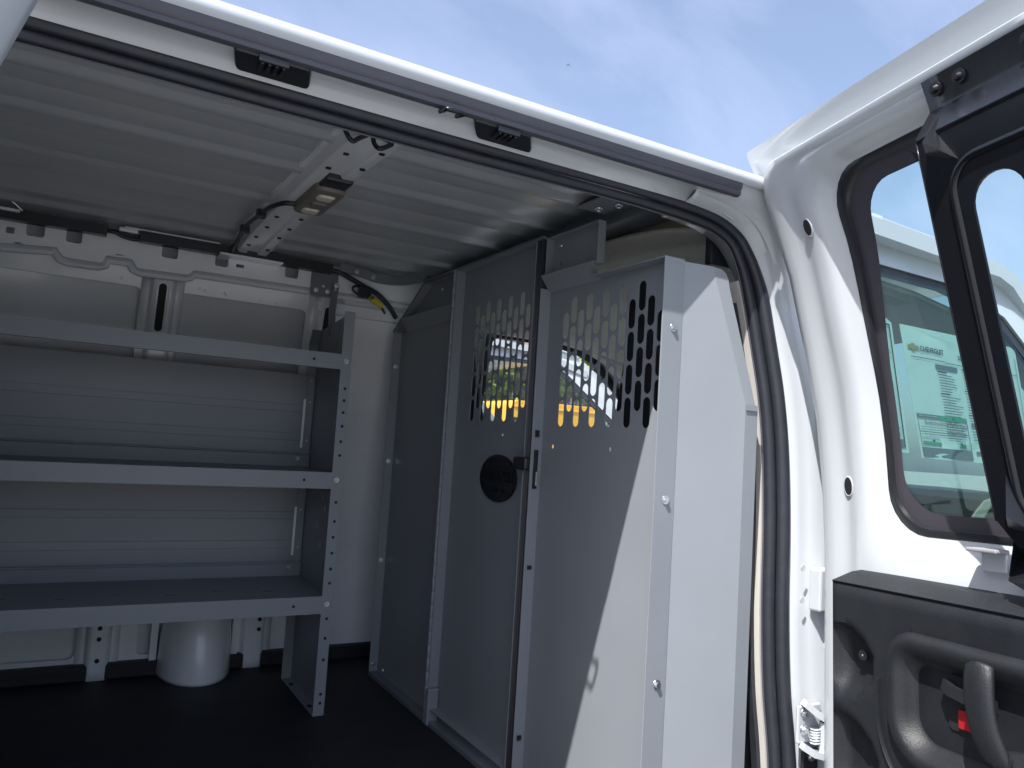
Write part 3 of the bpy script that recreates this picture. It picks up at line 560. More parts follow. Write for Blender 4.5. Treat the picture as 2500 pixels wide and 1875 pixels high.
# ------------------------------------------------------------------ side doors (front one open beside the frame, rear one its mirror image)
W0H = [-.45, .2, .43, .6, .69, .83, .93, .99, 1.09, 1.15, 1.2, 1.27, 1.30, 1.33, 1.37, 1.415, 1.5]
W0V = [-.030, -.025, -.026, -.028, -.027, -.016, -.001, .014, .039, .054, .070, .098, .112, .127, .149, .178, .235]
def w0(h): return lin(h, W0H, W0V)
class DoorFrame:
    def __init__(s, O, sx, dx=-.206):
        c = math.sqrt(1 - dx * dx); s.O = np.array(O); s.d = _n([dx * sx, -c, .048]); s.n = np.array([-c * sx, -dx, 0.0]); s.u = np.array([.01 * sx, .047, .999])
    def __call__(s, u, w, h): return s.O + s.d * u + s.n * w + s.u * h
def ring_pts(u0, u1, h0, h1, r, ks=10, kc=6, rb=None):
    o = []; rs = [r, r, rb or r, rb or r]
    cs = ((u1 - rs[0], h1 - rs[0], 0, rs[0]), (u0 + rs[1], h1 - rs[1], 90, rs[1]), (u0 + rs[2], h0 + rs[2], 180, rs[2]), (u1 - rs[3], h0 + rs[3], 270, rs[3]))
    for q in range(4):
        cx, cy_, s, rr = cs[q]
        arc_ = [(cx + rr * math.cos(R(s + 90 * i / kc)), cy_ + rr * math.sin(R(s + 90 * i / kc))) for i in range(kc + 1)]
        nx = cs[(q + 1) % 4]; e = (nx[0] + nx[3] * math.cos(R(nx[2])), nx[1] + nx[3] * math.sin(R(nx[2])))
        o += arc_; a = arc_[-1]
        o += [(a[0] + (e[0] - a[0]) * i / ks, a[1] + (e[1] - a[1]) * i / ks) for i in range(1, ks)]
    return o
def side_door(D, flip, detailed):
    dr_rows = []
    rings = [(0.0, .74, -.42, 1.412, .008, -.006, .02), (.003, .737, -.417, 1.409, .009, .000, .02), (.016, .724, -.40, 1.392, .012, .0015, .02), (.0185, .722, -.398, 1.389, .013, -.0015, .02), (.034, .708, -.388, 1.366, .045, .000, .03), (.0385, .704, -.384, 1.360, .056, .003, .035), (.0405, .702, -.382, 1.3575, .060, .030, .04), (.0415, .701, -.381, 1.356, .061, .040, .04),
             (.046, .694, -.374, 1.352, .063, .0455, .04), (.060, .68, -.36, 1.345, .063, .047, .05), (.078, .668, -.30, 1.341, .065, .0465, .06), (.090, .66, -.1, 1.339, .068, .0425, .07), (.104, .655, .1, 1.337, .068, .0405, .07), (.114, .653, .25, 1.335, .07, .0415, .075), (.122, .652, .38, 1.334, .072, .043, .075), (.138, .65, .58, 1.331, .075, .043, .08),
             (.149, .648, .642, 1.326, .078, .040, .085), (.158, .645, .655, 1.319, .078, .032, .085), (.170, .64, .670, 1.312, .075, .016, .08), (.177, .636, .680, 1.306, .072, .010, .075), (.180, .634, .684, 1.302, .070, .0085, .072)]
    for u0, u1, h0, h1, r, w, rb in rings:
        dr_rows.append([D(u, w0(h) + w, h) for u, h in ring_pts(u0, u1, h0, h1, r, 12, 6, rb)])
    door = loft('side_door', dr_rows, 'white', van, close=True, smooth=50, flip=flip)
    # outer skin
    op = ring_pts(0.0, .74, -.42, 1.412, .012, 12, 6, .02); ip = ring_pts(.176, .638, .680, 1.306, .072, 12, 6, .075)
    loft('outer_skin', [[D(u, w0(h) - .006, h) for u, h in op], [D(u, w0(h) - .014, h) for u, h in op]] + [[D(a[0] * (1 - t) + b[0] * t, w0(a[1] * (1 - t) + b[1] * t) - .016, a[1] * (1 - t) + b[1] * t) for a, b in zip(op, ip)] for t in (.02, .3, .7, 1.0)] + [[D(u, w0(h) + .004, h) for u, h in ip]], 'white', door, close=True, smooth=50, flip=not flip)
    # glass with its black border
    fo_ = ring_pts(.172, .642, .676, 1.310, .072, 12, 6, .075); fi_ = [(u, h) for u, h in ring_pts(.202, .60, .716, 1.268, .05, 12, 6, .075)]
    fi_ = [(u + .042 * max(0, (h - .95) / .32) if u < .35 else u, h) for u, h in fi_]
    mid_ = [(a[0] * .6 + b[0] * .4, a[1] * .6 + b[1] * .4) for a, b in zip(fo_, fi_)]
    loft('window_border', [[D(u, w0(h) + .004, h) for u, h in mid_], [D(a[0] * .5 + b[0] * .5, w0(a[1] * .5 + b[1] * .5) + .004, a[1] * .5 + b[1] * .5) for a, b in zip(mid_, fi_)], [D(u, w0(h) + .004, h) for u, h in fi_]], 'frit', door, close=True, smooth=60, flip=flip)
    loft('window_gasket', [[D(u, w0(h) + .008, h) for u, h in fo_], [D(a[0] * .75 + b[0] * .25, w0(a[1] * .75 + b[1] * .25) + .013, a[1] * .75 + b[1] * .25) for a, b in zip(fo_, mid_)], [D(a[0] * .1 + b[0] * .9, w0(a[1] * .1 + b[1] * .9) + .012, a[1] * .1 + b[1] * .9) for a, b in zip(fo_, mid_)], [D(u, w0(h) + .003, h) for u, h in mid_]], 'black', door, close=True, smooth=60, flip=flip)
    cen = (.41, .99)
    loft('window_glass', [[D(cen[0] + (u - cen[0]) * k, w0(cen[1] + (h - cen[1]) * k) + .0015, cen[1] + (h - cen[1]) * k) for u, h in fi_] for k in (1.015, .8, .6, .4, .2, .01)], 'glassd', door, close=True, smooth=80, flip=flip)
    if not detailed: return door
    for u, h, a in ((.128, 1.225, .0105), (.112, .757, .0115)):
        pts = [(u + a * math.cos(t) * .8, h + a * 1.35 * math.sin(t)) for t in np.linspace(0, 2 * math.pi, 18, endpoint=False)]
        mk('plug_hole', [D(x, w0(y) + (.0462 if h > 1 else .0445), y) for x, y in pts], [tuple(range(18))], 'hole', door)
        rg_ = [D(u + (x - u) * 1.12, w0(y) + (.0435 if h > 1 else .0425), h + (y - h) * 1.1) for x, y in pts]; tube('hole_rim', rg_ + [rg_[0]], .002, 'white', door, n=6, ref=tuple(D.n))
    # trim panel: displaced sheet with scoops
    NU, NH = 64, 90; us = np.linspace(.108, .70, NU); hs = np.linspace(-.36, .586, NH)
    def tw(u, h):
        w = .062
        for cu, ch, ru, rh, dp in ((.125, .462, .085, .060, .036), (.12, .300, .10, .075, .034)):
            q = ((u - cu) / ru) ** 2 + ((h - ch) / rh) ** 2
            if q < 1: w -= dp * (1 - q) ** .55 * min(1.0, max(0.0, (u - .108) / .022)) ** .5
        if .272 < u < .610 and .362 < h < .510: w = .040
        e = min(u - .108, .586 - h); w -= .008 * max(0, 1 - e / .008) ** 2
        return w
    rows = [[D(u, tw(u, h), h) for h in hs] for u in us]
    tp = loft('trim_panel', rows, 'trim', door, smooth=50, flip=not flip)
    loft('trim_top', [[D(u, tw(u, .586) + .0, .586), D(u + k * .003, .058, .590), D(u + k * .020, .030, .607), D(u + k * .030, .012, .612)] for u, k in zip(us, [1.0, .75, .5, .3, .15] + [0] * 99)], 'trim', tp, smooth=25, flip=not flip)
    loft('trim_edge', [[D(.108, tw(.108, h), h), D(.110, .045, h), D(.112, .0, h)] for h in np.linspace(-.36, .586, 40)], 'trim', tp, smooth=30)
    # handle bezel
    bz_o = ring_pts(.242, .640, .330, .536, .05, 10, 6, .075)
    bz = [(0.0, .054), (.002, .066), (.008, .074), (.016, .077), (.026, .072), (.034, .060), (.040, .050), (.046, .047)]
    def inset(pts, k):
        return ring_pts(.242 + k, .640 - k, .330 + k, .536 - k * 1.1, max(.012, .05 - k * .7), 10, 6, max(.02, .075 - k * .8))
    bezel = loft('handle_bezel', [[D(u, w, h) for u, h in inset(None, k)] for k, w in bz], 'trim', door, close=True, smooth=60, flip=flip)
    mk('bezel_floor', [D(u, .0475, h) for u, h in inset(None, .046)], [tuple(range(len(inset(None, .046))))[::1 if flip else -1]], 'trim', bezel)
    plate('latch_slot', rrect(.345, .405, .408, .486, .006, 3), [], lambda a, b, d: D(a, .049 + d, b), .0012, 'hole', bezel)
    plate('lock_mark', rrect(.364, .398, .414, .440, .002, 3), [], lambda a, b, d: D(a, .0508 + d, b), .003, 'red', bezel)
    sweep('lock_lever', [D(.344, .056, .470), D(.360, .063, .465), D(.385, .062, .461), D(.43, .062, .461)], [(-.008, -.006), (.008, -.006), (.009, .004), (-.007, .006)], 'trim', bezel, ref=tuple(D.u), smooth=50)
    hp = catmull([D(.434, .092, .522), D(.437, .098, .503), D(.440, .101, .470), D(.445, .098, .435), D(.455, .090, .405), D(.463, .078, .398)], 5)
    rows = []
    for i, p in enumerate(hp):
        t = i / (len(hp) - 1); t_ = _n(hp[min(i + 1, len(hp) - 1)] - hp[max(i - 1, 0)]); a_ = _n(D.d - t_ * np.dot(D.d, t_)); b_ = np.cross(t_, a_)
        wd = .0225 * (1 - .25 * abs(2 * t - .9) ** 4) * (0.55 if i in (0, len(hp) - 1) else 1); th_ = .010
        rows.append([p + a_ * wd * math.cos(q) + b_ * th_ * math.sin(q) for q in np.linspace(0, 2 * math.pi, 16, endpoint=False)])
    hd = loft('door_handle', rows, 'trim', bezel, close=True, smooth=60, caps=True)
    sweep('handle_arm', catmull([D(.458, .078, .405), D(.48, .066, .408), D(.51, .056, .408), D(.56, .052, .402)], 5), [(-.009, -.006), (.009, -.006), (.009, .006), (-.009, .006)], 'trim', bezel, ref=tuple(D.u), smooth=50)
    disc('handle_boss', D(.487, .050, .425), tuple(D.n), .016, 'trim', bezel, n=20, th=.008)
    sc_ = disc('trim_screw', D(.172, .0435, .473), tuple(D.n), .0085, 'gloss', door, n=18, th=.004, sy=1.2); bolt(D(.172, .048, .473), tuple(D.n), .0022, sc_, 'screw', SCREW)
    sweep('trim_fold', catmull([D(.222, .0625, .448), D(.222, .062, .42), D(.225, .062, .37), D(.245, .062, .325), D(.29, .06, .28), D(.36, .06, .24)], 6), [(-.006, 0), (0, .004), (.006, 0), (0, -.002)], 'trim', door, ref=tuple(D.n), smooth=60)
    # security screen over the window
    def gw(h): return .055 + .145 * (h - .70) / .585
    UL = .442
    go = [(UL, .715), (UL, 1.245), (.66, 1.245), (.66, .715), (.64, .680), (UL + .025, .680)]
    gh = [rrect(.507, .583, .735, 1.168, .037, 6), rrect(.600, .642, .735, 1.168, .02, 6)]
    gex = [(u, h) for u in (.455, .47, .49, .592) for h in np.linspace(.74, 1.23, 14)]
    gs = plate('security_screen', go, gh, lambda a, b, d: D(a, gw(b) + d, b), .004, 'gloss', door, extra=gex, smooth=30)
    gr_ = [D(u, gw(h) + .0045, h) for u, h in rrect(.482, .655, .712, 1.200, .045, 6)]
    sweep('pressed_bead', gr_ + [gr_[0]], [(0, -.006), (.0035, -.003), (.0042, 0), (.0035, .003), (0, .006)], 'gloss', gs, ref=tuple(D.n), smooth=60)
    def rail_sec(u, k=0): return [D(u, gw(1.245) + .004, 1.243), D(u, gw(1.245) + .005, 1.250), D(u, .168, 1.296), D(u, .169, 1.301), D(u, .184, 1.338), D(u, .181, 1.340)]
    loft('screen_top_rail', [rail_sec(u) for u in (UL - .001, .47, .52, .60, .66)], 'gloss', gs, smooth=25, solid=.002, flip=not flip)
    a_, b_, c_, d_ = D(.466, .175, 1.284), D(.452, gw(1.215) + .005, 1.222), D(.500, gw(1.20) + .005, 1.200), D(.474, gw(1.222) + .034, 1.228)
    mk('screen_gusset', [a_, b_, c_, d_], [(0, 1, 3), (0, 3, 2), (1, 2, 3)], 'gloss', gs)
    loft('screen_side_fold', [[D(UL - .0005, gw(h) + .004, h), D(UL - .002, gw(h) + .0, h), D(UL, gw(h) - .018, h)] for h in np.linspace(.715, 1.245, 20)], 'gloss', gs, smooth=40, solid=.002)
    for u in (.462, .500, .60, .64): bolt(D(u, .179, 1.320), tuple(_n(D.n * .95 - D.u * .3)), .0105, gs, 'screw', SCREWK)
    ft = mk('screen_foot', [D(.446, .022, .668), D(.446, .050, .634), D(.475, .054, .624), D(.56, .054, .624), D(.56, .022, .668), D(.458, gw(.69), .69), D(.56, gw(.69), .69)], [(0, 1, 2, 3, 4), (0, 4, 6, 5), (1, 0, 5)], 'gloss', gs)
    bolt(D(.492, .050, .644), tuple(_n(D.n + D.u * .4)), .011, ft, 'screw', SCREW)
    mk('foot_gusset', [D(.470, gw(.77) + .006, .782), D(.456, gw(.70) + .004, .706), D(.50, gw(.70) + .004, .700), D(.478, gw(.72) + .03, .722)], [(0, 3, 1), (0, 2, 3), (1, 3, 2)], 'gloss', gs)
    # small white clip under the window
    cl = box('window_clip', (.378, .022, .668), (.428, .050, .674), 'frit2', door, bevel=.002, fn=lambda a, b, c: tuple(D(a, b, c)))
    box('clip_plate', (.384, .022, .640), (.424, .026, .668), 'white', door, bevel=.002, fn=lambda a, b, c: tuple(D(a, b, c)))
    for u, h in ((.066, .652), (.066, .86), (.07, 1.0)): disc('weld_spot', D(u, w0(h) + .041, h), tuple(D.n), .0045, 'white', door, th=.0012)
    return door
D1 = DoorFrame((1.283, .98, 0), 1); dA = side_door(D1, False, True); dA['label'] = 'front side door swung open, black security screen over its window'
D2 = DoorFrame((-.158, .98, 0), -1, .38); dB = side_door(D2, True, False); dB['label'] = 'rear side door swung open, only its white edge in the top corner'
# hinge, striker and small pressings on the front door post
pl = box('hinge_plate', (1.236, .995, .275), (1.300, 1.002, .345), 'white', van, bevel=.004)
for z in (.330, .300): bolt((1.252, .995, z), (0, -1, 0), .010, pl).data = BOLT
sp_ = []
for i in range(50): a = i * .75; sp_.append((1.270 + .009 * math.cos(a), .983 + .009 * math.sin(a), .276 + i * .0006))
tube('hinge_spring', sp_, .0016, 'white', pl, n=6)
sweep('hinge_arm', [(1.245, .99, .352), (1.265, .98, .335), (1.285, .97, .322), (1.32, .965, .312)], [(-.006, -.01), (.006, -.01), (.006, .01), (-.006, .01)], 'white', pl, ref=(0, 0, 1))
sweep('hinge_arm', [(1.242, .99, .275), (1.262, .98, .262), (1.29, .97, .255), (1.32, .965, .25)], [(-.006, -.01), (.006, -.01), (.006, .01), (-.006, .01)], 'white', pl, ref=(0, 0, 1))
mk('hinge_knuckle', [(1.285 + .012 * math.cos(a), .972 + .012 * math.sin(a), z) for z in (.258, .318) for a in np.linspace(0, 2 * math.pi, 12, endpoint=False)], [tuple(range(12))[::-1], tuple(range(12, 24))] + [(i, (i + 1) % 12, 12 + (i + 1) % 12, 12 + i) for i in range(12)], 'white', pl, smooth=40)
bs = box('striker_bracket', (1.252, .994, .14), (1.296, 1.001, .262), 'black', van, bevel=.006)
bolt((1.275, .994, .248), (0, -1, 0), .0085, bs); box('striker_brass', (1.254, .991, .17), (1.294, .9945, .226), 'brass', bs, bevel=.001); bolt((1.276, .991, .206), (0, -1, 0), .005, bs, 'screw', SCREW)
box('post_cover', (1.275, .985, .517), (1.325, 1.012, .598), 'white', van, bevel=.004)
for z in (.598, .537): disc('weld_spot', (1.252, 1.009, z), (0, -1, 0), .006, 'white', van, th=.0015)

# ------------------------------------------------------------------ partition between load bay and cab
part = thing('cargo_bulkhead', 'grey steel bulkhead partition with slotted door closing off the cab', 'bulkhead', (.975, 1.8, 0))
XBK, XFR = .987, .958
fxp = lambda a, b, d: (XBK + d, a, b)
def tray(name, outline, holes, xb=XBK, xf=XFR, mat='grey', skip=(), th=.0022):
    o = plate(name, outline, holes, lambda a, b, d: (xb + d, a, b), th, mat, part)
    n = len(outline); V = [(x, a, b) for x in (xf, xb) for a, b in outline]; F = [(i, (i + 1) % n, n + (i + 1) % n, n + i) for i in range(n) if i not in skip]
    mk('panel_flange', V, F, mat, o, solid=.0022, off=0)
    return o
sh = []
for k in range(6):
    for r_ in range(5): sh.append(slot(1.929 - .0610 * k, 1.191 - .068 * r_, .0235, .062))
    for r_ in range(4): sh.append(slot(1.898 - .0610 * k, 1.157 - .068 * r_, .0235, .062))
def dot(y, z, r=.004, k=10): return [(y + r * math.cos(2 * math.pi * i / k), z + r * 1.2 * math.sin(2 * math.pi * i / k)) for i in range(k)]
door_p = tray('partition_door', [(1.585, .045), (2.027, .045), (2.027, 1.298), (1.585, 1.298)], sh + [dot(1.745, .822), dot(1.905, .83, .003), dot(1.755, 1.232), dot(1.93, 1.222, .003)])
sh = []
for k in range(6):
    for r_ in range(4):
        if k == 5 and r_ == 0: continue
        sh.append(slot(1.448 - .0602 * k, 1.147 - .068 * r_, .0235, .062))
for k in range(7):
    for r_ in range(4):
        if k == 6 and r_ == 0: continue
        sh.append(slot(1.479 - .0602 * k, 1.113 - .068 * r_, .0235, .062) if k < 6 else [(max(a, 1.1125), b) for a, b in slot(1.1195, 1.113 - .068 * r_, .0235, .062)])
right_p = tray('right_panel', [(1.110, -.0), (1.553, -.0), (1.553, 1.176), (1.110, 1.176)], sh + [dot(1.505, .80, .0045), dot(1.287, .802, .0045)], skip=(2,))
box('top_flange', (.958, 1.112, 1.1735), (.986, 1.350, 1.1762), 'grey', right_p, bevel=None)
up_r = tray('upper_panel', [(1.345, 1.206), (1.553, 1.206), (1.553, 1.300), (1.345, 1.300)], [dot(1.515, 1.235)], xf=.968, skip=(0,))
bolt((.985, 1.515, 1.278), (-1, 0, 0), .006, up_r)
left_p = tray('left_panel', [(2.040, -.005), (2.500, -.005), (2.500, 1.160), (2.040, 1.160)], [], skip=(2,))
up_l = tray('upper_panel', [(2.040, 1.200), (2.425, 1.200), (2.262, 1.294), (2.040, 1.294)], [], skip=(0,))
bolt((.985, 2.18, 1.268), (-1, 0, 0), .006, up_l)
for y0, y1, z0, z1 in ((2.040, 2.452, 1.160, 1.200), (1.345, 1.553, 1.170, 1.206)):
    mk('cross_band', [(.986, y0, z0), (.986, y1, z0), (.958, y1, z1), (.958, y0, z1), (.9875, y1, z1), (.9875, y0, z1)], [(0, 1, 2, 3), (3, 2, 4, 5)], 'grey', part, solid=.002)
mk('corner_gusset', [(.957, 2.455, 1.199), (.957, 2.50, 1.160), (.957, 2.455, 1.164), (.990, 2.50, 1.16), (.99, 2.455, 1.199)], [(0, 1, 2), (0, 4, 3, 1)], 'greyd', part)
mk('chamfer_flange', [(.955, 2.262, 1.296), (.955, 2.505, 1.160), (1.0, 2.505, 1.160), (1.0, 2.262, 1.296)], [(0, 1, 2, 3)], 'greyd', part, solid=.003)
for z in (1.04, .715, .38, .037): bolt((.972, 2.4985, z), (0, -1, 0), .0085, left_p)
bolt((.985, 2.44, .03), (-1, 0, 0), .0055, left_p)
box('left_wing_panel', (.99, 2.505, -.005), (1.22, 2.508, 1.16), 'grey', part, bevel=None, fn=lambda a, b, c: (a, b + (a - .99) * .75, c))
# hinge
V = []; F = []; zz = .03; k = 0
rows = []
for i in range(34):
    for dz, rr in ((.0, .0040), (.0012, .0052), (.0358, .0052), (.037, .0040)): rows.append([(.9555 + rr * math.cos(a), 2.0335 + rr * math.sin(a), .03 + i * .0374 + dz) for a in np.linspace(0, 2 * math.pi, 10, endpoint=False)])
loft('piano_hinge', rows, 'grey', part, close=True, smooth=60, caps=True)
box('hinge_post_foot', (.952, 2.010, .0), (.985, 2.042, .10), 'grey', part, bevel=.004)
box('hinge_post', (.960, 2.028, .0), (.990, 2.040, 1.296), 'greyd', part, bevel=.002)
# closing strip, latch
ds = sweep('door_closing_seal', [(.971, 1.5705, .05), (.971, 1.5705, .7), (.971, 1.5705, 1.30)], [(-.012, -.010), (-.005, -.0115), (-.003, -.004), (-.010, .0), (-.005, .008), (-.012, .011), (.012, .011), (.012, -.0115)], 'rubber', part, ref=(1, 0, 0), smooth=35)
lt = box('latch_knob', (.944, 1.556, .740), (.978, 1.614, .771), 'black', part, bevel=.006)
box('knob_stem', (.974, 1.588, .748), (.989, 1.608, .764), 'black', lt, bevel=.001)
for z0, z1 in ((.820, .836), (.698, .789), (.510, .519), (.122, .133)): box('catch_slot', (.966, 1.5488, z0), (.977, 1.5506, z1), 'hole', right_p, bevel=None)
box('catch_tongue', (.972, 1.5455, .705), (.9765, 1.5500, .738), 'zinc', right_p, bevel=.0006); box('catch_spring', (.966, 1.547, .745), (.970, 1.5495, .785), 'black', right_p, bevel=.0005)
# badge
el = [(1.748 + .0965 * math.cos(t), .709 + .0610 * math.sin(t)) for t in np.linspace(0, 2 * math.pi, 48, endpoint=False)]
bd = plate('logo_badge', el, [], lambda a, b, d: (.9845 - d, a, b), .003, 'gloss', part, smooth=30)
er = [(.9815, 1.748 + .092 * math.cos(t), .709 + .0565 * math.sin(t)) for t in np.linspace(0, 2 * math.pi, 49)]
tube('badge_rim', er, .0014, 'gloss', bd, n=6, ref=(1, 0, 0))
M['badge'] = material('badge_print', (.035, .028, .032), .5); M['badged'] = material('badge_print_dark', (.002, .002, .003), .7)
bx_ = lambda a, b: (.9806, 1.748 - a, .709 + b)
text_mesh('badge_lettering', 'PUSH-N-PULL', .036, lambda a, b: bx_(a, b - .006), 'badged', bd, bold=.0006, align='CENTER', xs=.80)
text_mesh('badge_lettering', 'PARTITION', .010, lambda a, b: bx_(a, b + .034), 'badge', bd, align='CENTER')
for c_ in (-.03, 0, .03): plate('badge_mark', rrect(-.008 + c_, .008 + c_, -.036, -.024, .003, 3), [], lambda a, b, d: bx_(a, b), .0, 'badged', bd)
# right corner: lit flange strip, bolts and the wing panel running to the door post
cs_ = box('corner_strip', (.956, 1.1062, -.0), (1.006, 1.1088, 1.1755), 'grey', part, bevel=.0008)
for z in (1.040, .714, .377): bolt((.984, 1.1062, z), (0, -1, 0), .0088, cs_)
wd_ = np.array([.927, -.375, 0]); wn_ = np.array([.375, .927, 0])
def fw(s, z, d):
    cr = lin(z, [0, .905, 1.168], [.136, .136, .058]); bend = max(0.0, s - cr) * .42
    p = np.array([1.0055, 1.1075, z]) + wd_ * s + wn_ * (bend + d); return tuple(p)
wo = [(0, 0), (.1675, 0), (.1675, .903), (.160, .905), (.150, .945), (.100, 1.128), (.096, 1.150), (.090, 1.160), (.080, 1.166), (0, 1.172)]
wing = plate('wing_panel', wo, [], fw, .0025, 'grey', part, lines=[[(.136, .0005), (.136, .905), (.058, 1.1675)]])
plate('wing_step', [(.137, .893), (.166, .893), (.166, .900), (.137, .900)], [], lambda s, z, d: tuple(np.array(fw(s, z, 0)) - wn_ * (.003 - d)), .003, 'grey', wing)
box('partition_foot_rail', (.957, 1.110, -.004), (1.0, 2.5, .012), 'greyd', part, bevel=.001)
box('partition_top_rail', (.960, 1.56, 1.2995), (1.0, 2.26, 1.307), 'greyd', part, bevel=.001)

# ------------------------------------------------------------------ shelving
shelf = thing('shelving_unit', 'grey steel shelving unit with three shelves along the far wall', 'shelving', (.1, 2.36, 0))
XL, XW = -1.05, .7115
def end_panel(xw, xf):
    ol = [(2.188, .0), (2.550, .0), (2.550, 1.090), (2.520, 1.135), (2.262, 1.158), (2.188, 1.158)]
    hl = [dot(2.33, 1.06, .004), dot(2.40, 1.04, .003), dot(2.46, .98, .003), dot(2.30, .83, .004), dot(2.36, .60, .004), dot(2.44, .45, .003), dot(2.30, .22, .004)]
    o = plate('end_panel', ol, hl, lambda a, b, d: (xw + d, a, b), .0018, 'grey', shelf)
    n = len(ol); V = [(x, a, b) for x in (xf, xw) for a, b in ol]; F = [(i, (i + 1) % n, n + (i + 1) % n, n + i) for i in range(n) if i not in (3, 4)]
    mk('end_flange', V, F, 'grey', o, solid=.0018, off=0)
    return o
ep = end_panel(XW, .6815); end_panel(XL, XL + .03)
for z in (1.03 - .10, .895, .86, .82, .775, .735, .60, .545, .50, .455, .41, .37, .27, .215, .155, .06, .035):
    disc('flange_hole', (.6955 + .004, 2.1868, z), (0, -1, 0), .0045, 'hole', ep, n=10, th=.0006)
for y, z in ((2.30, .93), (2.32, .56), (2.34, .45), (2.33, .16), (2.27, 1.05), (2.33, 1.07), (2.38, .50), (2.31, .39)):
    box('knockout_tab', (.708, y, z), (.7108, y + .004, z + .018), 'grey', ep, bevel=None)
for y in (2.26, 2.47): box('foot_slot', (.690, y, .0012), (.702, y + .02, .0022), 'hole', ep, bevel=None)
for zb, zt, nm in ((.285, .3325, 'lower'), (.639, .6845, 'middle'), (.986, 1.0290, 'upper')):
    sf = box('shelf', (XL + .003, 2.1905, zt - .004), (XW - .0015, 2.535, zt - .002), 'grey', shelf, bevel=None)
    lipm = [(XL + .03, 2.1880, zb), (.6815, 2.1880, zb), (.6815, 2.1880, zt), (XL + .03, 2.1880, zt), (XL + .03, 2.204, zb), (.6815, 2.204, zb), (XL + .03, 2.1905, zt), (.6815, 2.1905, zt)]
    mk('shelf_lip', lipm, [(0, 1, 2, 3), (0, 4, 5, 1), (3, 2, 7, 6)], 'grey', sf, solid=.0022, off=0)
    bolt((.6965, 2.1872, .5 * (zb + zt) + .002), (0, -1, 0), .0075, sf, 'screw', SCREW)
    disc('lip_hole', (.602, 2.1866, .5 * (zb + zt)), (0, -1, 0), .0042, 'hole', sf, n=10, th=.0006)
    up_z = .040 if nm != 'upper' else .012
    box('shelf_back_lip', (XL + .004, 2.5345, zt - .003), (XW - .002, 2.5365, zt + up_z), 'grey', sf, bevel=None)
    tube('back_lip_roll', [(XL + .01, 2.531, zt + up_z), (XW - .006, 2.531, zt + up_z)], .0035, 'grey', sf, n=8)
    if nm != 'upper': bolt((.670, 2.5335, zt + .024), (0, -1, 0), .007, sf, 'screw', SCREW)
    for k in range(9): box('divider_slot', (-.5 + k * .13, 2.30 + .03 * (k % 2), zt - .0022), (-.475 + k * .13, 2.303 + .03 * (k % 2), zt - .0016), 'hole', sf, bevel=None)
    M_ = box('underside_stiffener', (XL + .03, 2.34, zb + .012), (XW - .01, 2.345, zt - .004), 'grey', sf, bevel=None)
# back panels with pressed creases
def back_panel(z0, z1, cr):
    zs = [z0]; pr = [(z0, 0.0)]
    for c, s in cr: pr += [(c - .0014, pr[-1][1]), (c - .0012, pr[-1][1] + .005), (c + .0012, pr[-1][1] + .005), (c + .0014, s)]
    pr.append((z1, pr[-1][1]))
    return loft('back_panel', [[(x, 2.545 + w, z) for z, w in pr] for x in (XL + .01, .683)], 'grey', shelf, smooth=None, solid=.0015)
back_panel(.345, .632, [(.419, -.0012), (.443, 0), (.512, -.0012), (.535, 0)])
back_panel(.694, .985, [(.767, -.0012), (.791, 0), (.860, -.0012), (.884, 0)])
for z0, z1 in ((.345, .632), (.694, .985)):
    st = box('side_stile', (.6835, 2.5405, z0 - .012), (.7095, 2.5440, z1), 'grey', shelf, bevel=.0008)
    for z in (z0 + .028, z0 + .075, z1 - .09, z1 - .018): bolt((.697, 2.5405, z), (0, -1, 0), .0032, st, 'screw', SCREW)
    plate('stile_edge', rrect(.676, .6835, z0 + .05, z1 - .08, .003, 3), [], lambda a, b, d: (a, 2.5385 + d, b), .002, 'inner', st)
# brace to the upper rail
br = plate('wall_bracket', [(.66, 1.244), (.738, 1.244), (.745, 1.262), (.745, 1.33), (.66, 1.33), (.655, 1.32), (.655, 1.25)], [], lambda a, b, d: (a, 2.494 + d, b), .003, 'greyd', shelf)
for a, b in ((.674, 1.263), (.712, 1.263)): bolt((a, 2.494, b), (0, -1, 0), .008, br)
bolt((.735, 2.487, 1.272), (0, -1, 0), .009, br); bolt((.738, 2.485, 1.286), (0, -1, 0), .009, br); disc('bracket_hole', (.697, 2.4936, 1.279), (0, -1, 0), .004, 'inner', br, th=.0006)
sweep('shelf_brace', [(.737, 2.488, 1.292), (.733, 2.485, 1.25), (.726, 2.47, 1.20), (.715, 2.42, 1.11)], [(-.002, -.011), (.002, -.011), (.002, .011), (-.002, .011)], 'greyd', shelf, ref=(0, 1, .3))

# ------------------------------------------------------------------ window stickers on the cab door
def paper(name, label, x0, x1, z0, z1, lean):
    def f(a, b, d=0.0): z = b; return ((a + lean * (z1 - b)) * 1.011, y_near(.66) + .12 * (z - .66) + .0195 - d + .0015 * math.sin(a * 34 + b * 11), z)
    ex = [(x, z) for x in np.linspace(x0 + .02, x1 - .02, 12) for z in np.linspace(z0 + .02, z1 - .02, 12)]
    o = plate(name, [(x0, z0), (x1, z0 - .004), (x1, z1 - .008), (x1 - .018, z1), (x0, z1)], [], lambda a, b, d: f(a, b, d), .0007, 'paper', None, extra=ex, smooth=60)
    tag(o, label, 'window sticker', 'price stickers on the front window'); return o, f
def ink(o, f, a0, a1, b0, b1, mat='ink', name='printed_line'):
    n = max(1, int((a1 - a0) / .03)); pts = []
    for i in range(n + 1): pts.append(f(a0 + (a1 - a0) * i / n, b0, .0028))
    for i in range(n + 1): pts.append(f(a0 + (a1 - a0) * i / n, b1, .0028))
    mk(name, pts, [(i, i + 1, n + 2 + i, n + 1 + i) for i in range(n)], mat, o)
st2, f2 = paper('window_sticker', 'wide window sticker with gold emblem and dense printed columns', 1.552, 2.015, .826, 1.118, .115)
